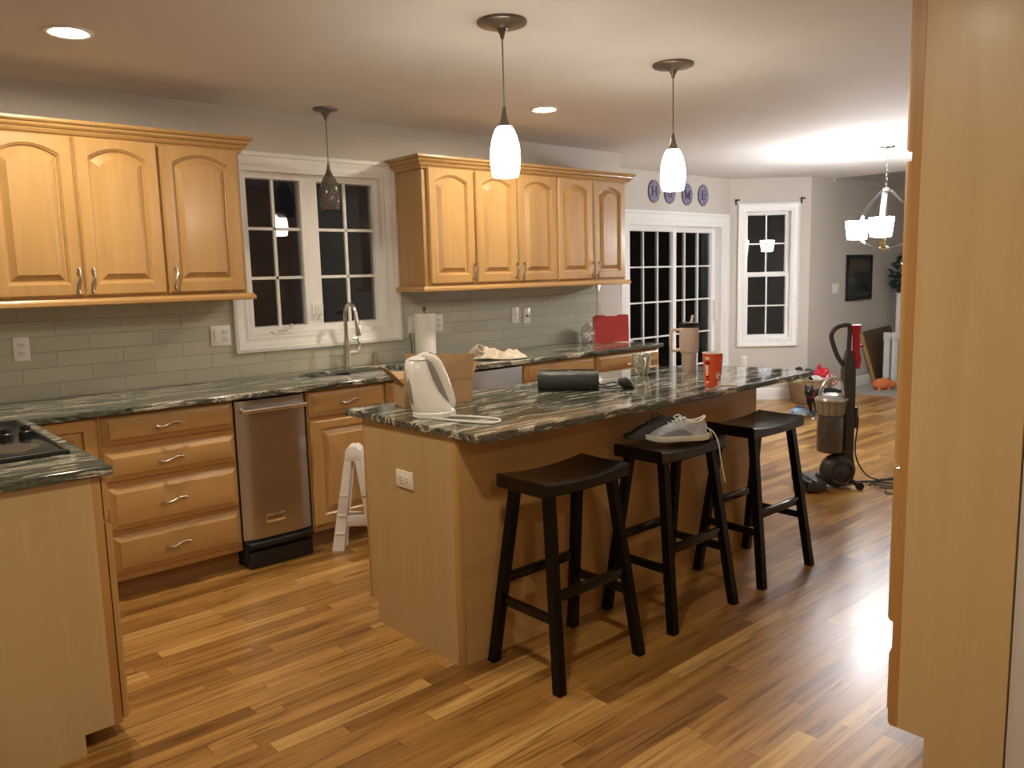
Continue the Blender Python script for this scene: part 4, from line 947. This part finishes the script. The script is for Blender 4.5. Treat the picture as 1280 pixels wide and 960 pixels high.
# ---------------------------------------------------------------- black cat behind the vacuum
def skin_mesh(name, nodes, edges, levels=2):
    me = bpy.data.meshes.new(name); me.from_pydata([n[0] for n in nodes], edges, []); o = bpy.data.objects.new(name+'_tmp', me); C.objects.link(o)
    sm = o.modifiers.new('skin','SKIN'); sm.use_smooth_shade = True
    for i, n in enumerate(nodes):
        d = me.skin_vertices[0].data[i]; r_ = n[1]; d.radius = r_ if isinstance(r_, tuple) else (r_, r_); d.use_root = (i == 0)
    sb = o.modifiers.new('sub','SUBSURF'); sb.levels = levels; sb.render_levels = levels
    bpy.context.view_layer.update()
    out = bpy.data.meshes.new_from_object(o.evaluated_get(bpy.context.evaluated_depsgraph_get())); bpy.data.objects.remove(o); return out
nodes = [((-.17,0,.215),(.062,.068)),((-.05,0,.222),(.062,.066)),((.07,0,.218),(.060,.064)),((.155,0,.222),(.052,.058)),((.205,0,.255),(.040,.042)),((.248,0,.278),(.047,.044)),((.288,0,.266),(.022,.024)),
  ((.235,.030,.315),(.014,.014)),((.232,.036,.342),(.004,.004)),((.235,-.030,.315),(.014,.014)),((.232,-.036,.342),(.004,.004)),
  ((.165,.042,.165),(.030,.026)),((.170,.046,.105),(.019,.017)),((.205,.046,.050),(.014,.014)),((.225,.046,.014),(.017,.013)),((.245,.046,.011),(.014,.010)),
  ((.140,-.042,.165),(.030,.026)),((.105,-.046,.110),(.019,.017)),((.085,-.046,.050),(.014,.014)),((.075,-.046,.014),(.017,.013)),((.095,-.046,.011),(.014,.010)),
  ((-.17,.046,.165),(.042,.036)),((-.125,.052,.115),(.026,.022)),((-.205,.052,.070),(.015,.014)),((-.195,.052,.014),(.016,.013)),((-.170,.052,.011),(.014,.010)),
  ((-.19,-.046,.165),(.042,.036)),((-.170,-.052,.110),(.026,.022)),((-.265,-.052,.070),(.015,.014)),((-.262,-.052,.014),(.016,.013)),((-.238,-.052,.011),(.014,.010)),
  ((-.245,0,.235),(.026,.026)),((-.33,0,.22),(.017,.017)),((-.42,.01,.20),(.014,.014)),((-.49,.02,.235),(.010,.010))]
edges = [(0,1),(1,2),(2,3),(3,4),(4,5),(5,6),(5,7),(7,8),(5,9),(9,10),(3,11),(11,12),(12,13),(13,14),(14,15),(3,16),(16,17),(17,18),(18,19),(19,20),(0,21),(21,22),(22,23),(23,24),(24,25),(0,26),(26,27),(27,28),(28,29),(29,30),(0,31),(31,32),(32,33),(33,34)]
cm = skin_mesh('cat', nodes, edges)
fur = plain('black_fur', (.008,.008,.009), .6, vary=.3, scale=60); wf = plain('white_fur', (.72,.70,.67), .7)
cm.materials.clear(); cm.materials.append(fur); cm.materials.append(wf)
for p in cm.polygons:
    p.use_smooth = True
    if p.center.z < .026: p.material_index = 1
cat = bpy.data.objects.new('cat', cm); C.objects.link(cat); OFF['cat'] = V(0,0,0)
ca = math.radians(138.6+42); cat.location = (6.43+.225*-math.cos(ca), -.655-.225*math.sin(ca), .0015); cat.rotation_euler = (0,0,ca)
tag(cat, 'black cat with white paws walking behind the vacuum cleaner', 'cat')
f = MB()
for s in (-1,1): f.ell((.278,s*.021,.286),(.006,.005,.006),n=8,m=6)
f.build('eyes', plain('amber_eye',(.45,.33,.06),.1), cat, local=True)
f = MB(); f.ell((.311,0,.270),(.004,.006,.004),n=8,m=6); f.build('nose', plain('dark_nose',(.05,.03,.03),.4), cat, local=True)
f = MB(); f.tube([V(.205-.012*math.cos(a)*1.4,.043*math.sin(a),.252+.040*math.cos(a)) for a in [2*PI*j/20 for j in range(20)]], .0045, 6, True); f.build('collar', vr, cat, local=True)

# ---------------------------------------------------------------- basket and toys
def weave():
    t = NT('woven_wicker'); co = t.coord((1,1,1)); w1_ = t.n('TexWave', wave_type='BANDS', bands_direction='Z', inp={'Vector': co, 'Scale': 18.0, 'Distortion': 2.0, 'Detail': 2.0}); nn = t.noise(t.coord((40,40,70)),1,3)
    m_ = t.math('MULTIPLY', w1_.outputs[1], nn); c = t.ramp(m_, [(.05,(.13,.075,.035)),(.3,(.34,.22,.12)),(.6,(.52,.37,.22))]); return t.pbr(c,.8,0,t.bump(m_,.7,.006))
BX, BY = 7.36,-.17
t = thing('wicker_basket', 'woven wicker basket full of plush toys under the bay window corner', 'basket', (BX,BY,0))
f = MB(); prof = [(.001,0),(.185,0),(.200,.02),(.222,.20),(.232,.262),(.225,.270),(.214,.262),(.205,.20),(.186,.03),(.001,.025)]
f.rings([[V(BX+r_*(1+.012*math.cos(28*2*PI*j/112))*math.cos(2*PI*j/112),BY+r_*(1+.012*math.cos(28*2*PI*j/112))*math.sin(2*PI*j/112),z) for j in range(112)] for r_, z in prof]); f.build('basket_body', weave(), t, smooth=60)
f = MB(); f.tube([V(BX+.228*math.cos(2*PI*j/48),BY+.228*math.sin(2*PI*j/48),.268+.006*math.sin(j*2.6)) for j in range(48)], .013, 8, True); f.build('braided_rim', weave(), t)
rgt = V(.748,-.663,0); fwd = V(.66,.75,0)
def BP(a, b, z): return V(BX,BY,0)+rgt*a+fwd*b+V(0,0,z)
def plush(label, cat_, parts, mats, base):
    t = thing('plush_toy', label, cat_, base, 0, 'plush toys in the basket')
    for nm, mk, shapes in parts:
        f = MB()
        for (a,b,z,r_) in shapes: f.ell(BP(a,b,z), r_ if isinstance(r_, tuple) else (r_,r_,r_), n=14, m=9, disp=.12, f=9, seed=a*31)
        f.build(nm, mats[mk], t)
    return t
red2 = plain('red_plush', (.50,.02,.035), .85, bump=.3, scale=80); gr2 = plain('grey_plush', (.30,.28,.26), .9, bump=.3, scale=80); grn = plain('green_plush', (.36,.42,.22), .9); blk = plain('black_plush', (.015,.015,.016), .9); whp = plain('white_plush', (.66,.64,.60), .9); dkg = plain('dark_plush', (.06,.055,.05), .9)
plush('white and green plush toy with a black cap at the left of the basket', 'plush toy', [('body','w',[(-.15,-.08,.27,.07),(-.10,-.10,.25,.05)]),('belly','g',[(-.16,-.13,.26,(.05,.05,.035)),(-.11,-.145,.30,.028)]),('cap','b',[(-.155,-.08,.372,(.042,.042,.034))])], {'w':whp,'g':grn,'b':blk}, BP(-.15,-.08,.20))
plush('dark plush snout poking out beside the red plush toy', 'plush toy', [('head','d',[(-.045,-.03,.350,(.045,.032,.032)),(-.01,-.03,.325,.045)]),('body','d',[(.0,.02,.27,.07)])], {'d':dkg}, BP(0,.02,.20))
plush('bright red plush toy on top of the basket heap', 'plush toy', [('body','r',[(.06,-.05,.30,(.06,.055,.07)),(.13,-.04,.33,.055)]),('arms','r',[(.075,-.05,.385,(.022,.022,.04)),(.03,-.08,.33,(.05,.025,.02)),(.10,-.11,.31,(.035,.03,.03))]),('face','l',[(.135,-.075,.345,(.03,.025,.028))])], {'r':red2,'l':plain('bright_red_plush',(.75,.06,.05),.8)}, BP(.06,-.05,.22))
tt = NT('red_check_flannel'); ck = tt.n('TexChecker', inp={'Vector': tt.coord((1,1,1)), 'Color1': (.42,.03,.05,1), 'Color2': (.62,.56,.52,1), 'Scale': 38.0}); chk = tt.pbr(ck.outputs[0], .9)
plush('red and white checked plush blanket spilling over the basket side', 'plush toy', [('fabric','c',[(.17,-.05,.275,(.07,.075,.055)),(.20,-.10,.25,(.05,.06,.06)),(.13,-.13,.262,(.06,.05,.035))])], {'c':chk}, BP(.17,-.05,.21))
f = MB(); R = []
for i in range(9):
    a = -.03+.17*i/8; z = .275+.012*math.sin(i*.8); R.append([BP(a,-.205,z-.012),BP(a,-.10,z+.028),BP(a,-.10,z+.031),BP(a,-.207,z-.009)])
f.rings(R); f.rings([[BP(a,-.255,z) for a, z in ((.055,.135),(.075,.135),(.085,.27),(.05,.27))],[BP(a,-.248,z) for a, z in ((.055,.135),(.075,.135),(.085,.27),(.05,.27))]]); tag(f.build('toy_wrapper', whp, smooth=30), 'white paper and ribbon hanging over the front of the wicker basket', 'wrapper')
t = thing('plush_fish', 'small blue and white plush fish on the floor before the basket', 'plush toy', (6.475,-.535,0), math.radians(-48))
f = MB(); f.ell((0,0,.052),(.10,.06,.048),n=18,m=10); f.build('body', plain('pale_blue_plush',(.33,.47,.62),.85,vary=.2,scale=12), t, local=True)
f = MB(); f.ell((-.01,0,.030),(.105,.062,.028),n=18,m=8); f.build('belly', plain('pinkish_white_plush',(.60,.38,.38),.9), t, local=True)
f = MB(); f.prism([(.08,-.008),(.15,-.05),(.14,0),(.15,.05),(.08,.008)], .035,.055,.006); f.build('tail_fin', plain('blue_plush',(.10,.20,.45),.85), t, local=True)
f = MB(); f.prism([(-.04,-.006),(.05,-.006),(.03,.006),(-.03,.006)], .095,.115,.003); f.build('back_fin', plain('navy_plush',(.06,.13,.34),.85), t, local=True)
f = MB()
for s in (-1,1): f.ell((-.070,s*.034,.062),(.011,.008,.011),n=10,m=6)
f.build('eyes', M['black'], t, local=True)

# ---------------------------------------------------------------- family room beyond
t = thing('picture_frame', 'dark framed picture on the wall beyond the chandelier', 'picture', (8.765,-.001,1.06))
f = MB(); casing(f, BACK, 8.44,9.09,1.055,1.595,.055,[(0,0),(0,.022),(.3,.028),(.8,.018),(1,.014),(1,0)]); f.build('frame', M['black'], t)
tt = NT('murky_landscape_print'); nn = tt.noise(tt.coord((3,3,5)),1,5,.6,.5); sp = tt.n('SeparateXYZ', inp={0: tt.n('TexCoord').outputs['Object']}); m_ = tt.math('ADD', tt.math('MULTIPLY', sp.outputs[2], 1.3), tt.math('MULTIPLY', nn, .35)); c = tt.ramp(m_, [(.2,(.010,.012,.012)),(.5,(.030,.032,.030)),(.72,(.085,.062,.045)),(.9,(.05,.05,.05))]); prm = tt.pbr(c,.25)
f = MB(); f.fbox(BACK, 8.48,9.05,1.10,1.55,.001,.008); f.build('print', prm, t, smooth=0)

t = thing('wooden_board', 'brown board with a golden edge leaning in the family room corner', 'board', (9.25,-.05,.008))
def para(a,b,c,d,th): return [[V(*q) for q in (a,b,c,d)], [V(q[0],q[1]-th,q[2]) for q in (a,b,c,d)]]
f = MB(); f.rings(para((8.82,-.02,.665),(9.19,-.05,.0085),(9.95,-.05,.0085),(9.60,-.02,.70),.024)); f.build('panel', wood('brown_board',(.10,.055,.025),(.15,.085,.04),'x',.5), t, smooth=0)
f = MB(); f.rings(para((8.785,-.016,.668),(9.155,-.046,.0085),(9.189,-.046,.0085),(8.819,-.016,.668),.034)); f.build('edge_strip', wood('golden_edge',(.42,.25,.07),(.55,.36,.12),'z',.35), t)
t = thing('folding_gate', 'folded white and grey mesh play gate standing before the board', 'gate', (9.24,-.36,0.008), math.radians(-20))
gm = NT('grey_mesh_fabric'); nn = gm.n('TexChecker', inp={'Vector': gm.coord((1,1,1)), 'Scale': 90.0, 'Color1': (.30,.30,.31,1), 'Color2': (.20,.20,.21,1)}); gmm = gm.pbr(nn.outputs[0], .8)
for k in range(3):
    ox, oy = -.085*k, .045*k
    f = MB(); f.box((ox-.03,oy-.022,0),(ox+.03,oy+.022,.60),.006); f.box((ox-.036,oy-.028,.545),(ox+.036,oy+.028,.645),.008); ps = f.build('post', M['plastic'], t, local=True)
    f = MB(); f.box((ox+.03,oy-.012,.04),(ox+.55,oy+.012,.61),.003); f.build('mesh_panel', gmm, t, local=True)
    f = MB(); f.box((ox+.02,oy-.016,.60),(ox+.56,oy+.016,.63),.005); f.box((ox+.02,oy-.016,.02),(ox+.56,oy+.016,.045),.005); f.box((ox+.54,oy-.018,0),(ox+.575,oy+.018,.63),.004); f.build('rail', M['plastic'] if k else gmm, t, local=True)

og = plain('orange_plush', (.70,.20,.06), .75, vary=.06, bump=.2, scale=70)
t = thing('toy_pig', 'orange toy pig lying on the grey carpet by the folded gate', 'toy', (8.70,-.36,.008), math.radians(-38))
f = MB(); f.ell((0,0,.068),(.115,.075,.068),n=20,m=12); f.ell((.10,0,.062),(.055,.05,.048)); f.build('body', og, t, local=True)
f = MB(); f.lathe([(.001,0),(.022,0),(.024,.02),(.001,.022)], (.15,0,.058), 14, Matrix.Rotation(PI/2,4,'Y')); f.build('snout', og, t, local=True)
for s in (-1,1):
    f = MB(); f.ell((.085,s*.035,.112),(.012,.018,.022)); f.build('ear', og, t, local=True)
    for x in (-.06,.06): f = MB(); f.tube([V(x,s*.045,.03),V(x,s*.05,.001)],[.02,.016],8); f.build('leg', og, t, local=True)
f = MB(); f.tube(bez([(-.11,0,.09),(-.13,.01,.10),(-.14,-.005,.115),(-.125,-.01,.12)],4), .006, 6); f.build('tail', og, t, local=True)

TXX, TYY = 9.60,-.24
t = thing('plant_stand', 'slim white pedestal stand carrying the small decorated tree', 'stand', (TXX-.10,TYY+.02,.008))
f = MB(); f.box((TXX-.20,TYY-.08,.008),(TXX+.02,TYY+.14,.03),.004); f.prism([(TXX-.14,TYY-.02),(TXX-.04,TYY-.02),(TXX-.04,TYY+.08),(TXX-.14,TYY+.08)], .03,1.10,.006); f.box((TXX-.15,TYY-.03,1.10),(TXX-.03,TYY+.09,1.12),.004); f.build('pedestal', M['white'], t)
t = thing('christmas_tree', 'small dark green tree with tiny lights and red bow by the pantry edge', 'christmas tree', (TXX-.09,TYY+.03,1.121))
random.seed(11)
f = MB(); f.tube([V(TXX-.09,TYY+.03,1.1215),V(TXX-.05,TYY,1.54)], [.014,.006], 8); f.lathe([(.001,1.121),(.04,1.121),(.05,1.17),(.001,1.175)], (TXX-.09,TYY+.03,0), 16); f.build('trunk', wood('bark',(.06,.035,.02),(.10,.06,.03)), t)
f = MB(); tips = []
for k in range(150):
    h = random.random(); z = .92+.66*h; rmax = .05+.22*math.sin(PI*min(1,max(0,(z-1.08)/.52)))**.7 if z > 1.12 else .07; a = random.uniform(0,2*PI); r_ = rmax*random.uniform(.35,1)
    c = V(TXX-.07+r_*math.cos(a)+(.09 if z < 1.12 else 0),TYY+r_*.8*math.sin(a)-(.07 if z < 1.12 else 0),z); tips.append(c); d = V(math.cos(a),math.sin(a),random.uniform(-.5,.3)).normalized()
    for q in range(7):
        e_ = (d+V(random.uniform(-1,1),random.uniform(-1,1),random.uniform(-.6,.9))*.8).normalized(); L_ = random.uniform(.05,.09); s_ = e_.orthogonal().normalized()*.011
        b0 = c-d*.03; f.rings([[b0+s_*.4,b0-s_*.4,b0+e_.cross(s_)*.3],[b0+e_*L_*.5+s_,b0+e_*L_*.5-s_,b0+e_*L_*.5+e_.cross(s_)*.5],[b0+e_*L_+s_*.15,b0+e_*L_-s_*.15,b0+e_*L_+e_.cross(s_)*.1]])
f.build('foliage', plain('dark_fir_green',(.018,.055,.035),.6,vary=.4,scale=20), t, smooth=0)
lit = glow('fairy_light_glow', (1.0,.95,.9), 4)
for k in (3,19,37,58,71,93,110,127):
    f = MB(); c = tips[k]; c2 = c+V(-.03,-.05,.0); f.ell(c2,(.009,.009,.012),n=8,m=6); f.build('fairy_light', lit, t)
f = MB(); c = V(TXX-.06,TYY-.16,.93); f.ell(c,(.05,.03,.04),disp=.2); f.ell(c+V(.06,-.02,-.02),(.05,.03,.03),disp=.2); f.tube(bez([c,c+V(-.05,0,-.04),c+V(-.11,0,-.12)],5),.006,6); f.build('bow', plain('dark_red_ribbon',(.30,.015,.025),.5), t)
t = thing('garland', 'dark evergreen garland draped down over the folded gate', 'garland', (9.56,-.52,.30))
f = MB(); random.seed(5)
for k in range(60):
    h = k/59; c = V(9.50+.03*math.sin(h*9),-.50-.02*math.sin(h*5),.655-.40*h)
    for q in range(4):
        e_ = V(random.uniform(-1,1),random.uniform(-1,.2),random.uniform(-1,1)).normalized(); s_ = e_.orthogonal().normalized()*.007; f.rings([[c+s_,c-s_,c+e_.cross(s_)],[c+e_*.05+s_*.2,c+e_*.05-s_*.2,c+e_*.05+e_.cross(s_)*.2]])
f.build('sprigs', plain('dim_fir_green',(.02,.04,.03),.7,vary=.3), t, smooth=0)

# curtain rod brackets over the bay window
for s, lab in ((.07,'black curtain rod bracket above the left corner of bay window'),(.775,'black curtain rod bracket above the right corner of bay window')):
    t = thing('curtain_bracket', lab, 'bracket', FW(s,2.17,.002), 0, 'curtain rod brackets')
    f = MB(); f.fbox(FW, s-.011,s+.011,2.155,2.215,.0005,.006,.002); f.build('mounting_plate', M['black'], t)
    f = MB(); f.tube([FW(s,2.20,.004),FW(s,2.203,.05),FW(s,2.203,.065)], .007, 8); f.tube([FW(s-.022,2.205,.062),FW(s+.022,2.205,.062)], .009, 8); f.build('hook_arm', M['black'], t)

# letter plaques
tt = NT('mottled_lavender_plaque'); nn = tt.noise(tt.coord((22,22,22),True),1,4,.6); c = tt.ramp(nn,[(.35,(.135,.125,.20)),(.55,(.23,.21,.31)),(.72,(.33,.30,.40))]); plq = tt.pbr(c,.55)
ink = plain('navy_letter_paint', (.028,.026,.085), .5); dko = plain('dark_plaque_edge', (.05,.047,.09), .5)
strokes = {'H': [((-.030,-.045),(-.030,.045),.013),((.030,-.045),(.030,.045),.013),((-.030,0),(.030,0),.008),((-.044,.045),(-.016,.045),.006),((-.044,-.045),(-.016,-.045),.006),((.016,.045),(.044,.045),.006),((.016,-.045),(.044,-.045),.006)],
 'M': [((-.034,-.045),(-.034,.045),.009),((.034,-.045),(.034,.045),.013),((-.034,.045),(0,-.035),.011),((0,-.035),(.034,.045),.008),((-.048,-.045),(-.020,-.045),.006),((.020,-.045),(.048,-.045),.006),((-.046,.045),(-.030,.045),.006),((.030,.045),(.046,.045),.006)],
 'E': [((-.020,-.045),(-.020,.045),.013),((-.034,.045),(.030,.045),.007),((-.034,-.045),(.032,-.045),.007),((-.020,0),(.018,0),.007),((.030,.045),(.030,.026),.006),((.032,-.045),(.032,-.024),.006),((.018,.011),(.018,-.011),.006)]}
for L_, s, z, lab in (('H',.585,2.245,'oval lavender plaque lettered H above the sliding door'),('O',.835,2.243,'oval lavender plaque lettered O above the door, half behind the pendant'),('M',1.125,2.236,'oval lavender plaque lettered M above the sliding door'),('E',1.405,2.240,'oval lavender plaque lettered E, nearest the angled bay wall')):
    t = thing('letter_plaque', lab, 'plaque', FD(s,z-.105,0), 0, 'letter plaques above the sliding door')
    f = MB(); ov = lambda a,b,d: [FD(s+a*math.cos(2*PI*j/36),z+b*math.sin(2*PI*j/36),d) for j in range(36)]
    f.rings([ov(.087,.108,0),ov(.088,.109,.010),ov(.084,.105,.014),ov(.078,.099,.014),ov(.076,.097,.012)]); f.build('oval_board', plq, t)
    f = MB(); f.rings([ov(.0885,.1095,.004),ov(.0895,.1105,.006),ov(.0895,.1105,.011),ov(.0865,.1075,.0135),ov(.0855,.1065,.0125)], closed=True); f.build('frame', dko, t)
    f = MB()
    if L_ == 'O':
        f.rings([ov(.038,.050,.0115),ov(.038,.050,.0155),ov(.025,.042,.0155),ov(.025,.042,.0115)], closed=True)
    else:
        for (x0,z0),(x1,z1),w in strokes[L_]:
            a, b = FD(s+x0,z+z0,.0118), FD(s+x1,z+z1,.0118); d = (b-a).normalized(); n_ = d.cross(FD.n)*w/2
            o_ = FD.n*.004; f.rings([[a-n_,b-n_,b+n_,a+n_],[a-n_+o_,b-n_+o_,b+n_+o_,a+n_+o_]])
    f.build('letter', ink, t, smooth=0)

# ---------------------------------------------------------------- world and camera
w = bpy.data.worlds.new('night'); bpy.context.scene.world = w; w.use_nodes = True
w.node_tree.nodes['Background'].inputs[0].default_value = (.35,.42,.55,1); w.node_tree.nodes['Background'].inputs[1].default_value = .004
cam = bpy.data.cameras.new('camera'); co = bpy.data.objects.new('camera', cam); C.objects.link(co)
yaw, pit, rol, fpx = -.721991, -.135918, -.025430, 1002.988
fw = V(math.sin(-yaw)*math.cos(pit), math.cos(-yaw)*math.cos(pit), math.sin(pit)); r0 = fw.cross(V(0,0,1)).normalized(); u0 = r0.cross(fw)
r1 = r0*math.cos(rol)+u0*math.sin(rol); u1 = u0*math.cos(rol)-r0*math.sin(rol)
mw = Matrix.Identity(4)
for i, q in enumerate((r1,u1,-fw)):
    for j in range(3): mw[j][i] = q[j]
mw.translation = V(-.78455,-4.50967,1.46965); co.matrix_world = mw
cam.sensor_width = 36; cam.lens = 36*fpx/1280; cam.clip_start = .02; cam.clip_end = 60
sc = bpy.context.scene; sc.camera = co
vs = sc.view_settings; vs.view_transform = 'Standard'; vs.look = 'None'; vs.gamma = 1; vs.use_curve_mapping = False; vs.exposure = 1.3
sc.cycles.use_denoising = True; sc.cycles.max_bounces = 8; sc.cycles.diffuse_bounces = 5; sc.cycles.sample_clamp_indirect = 6
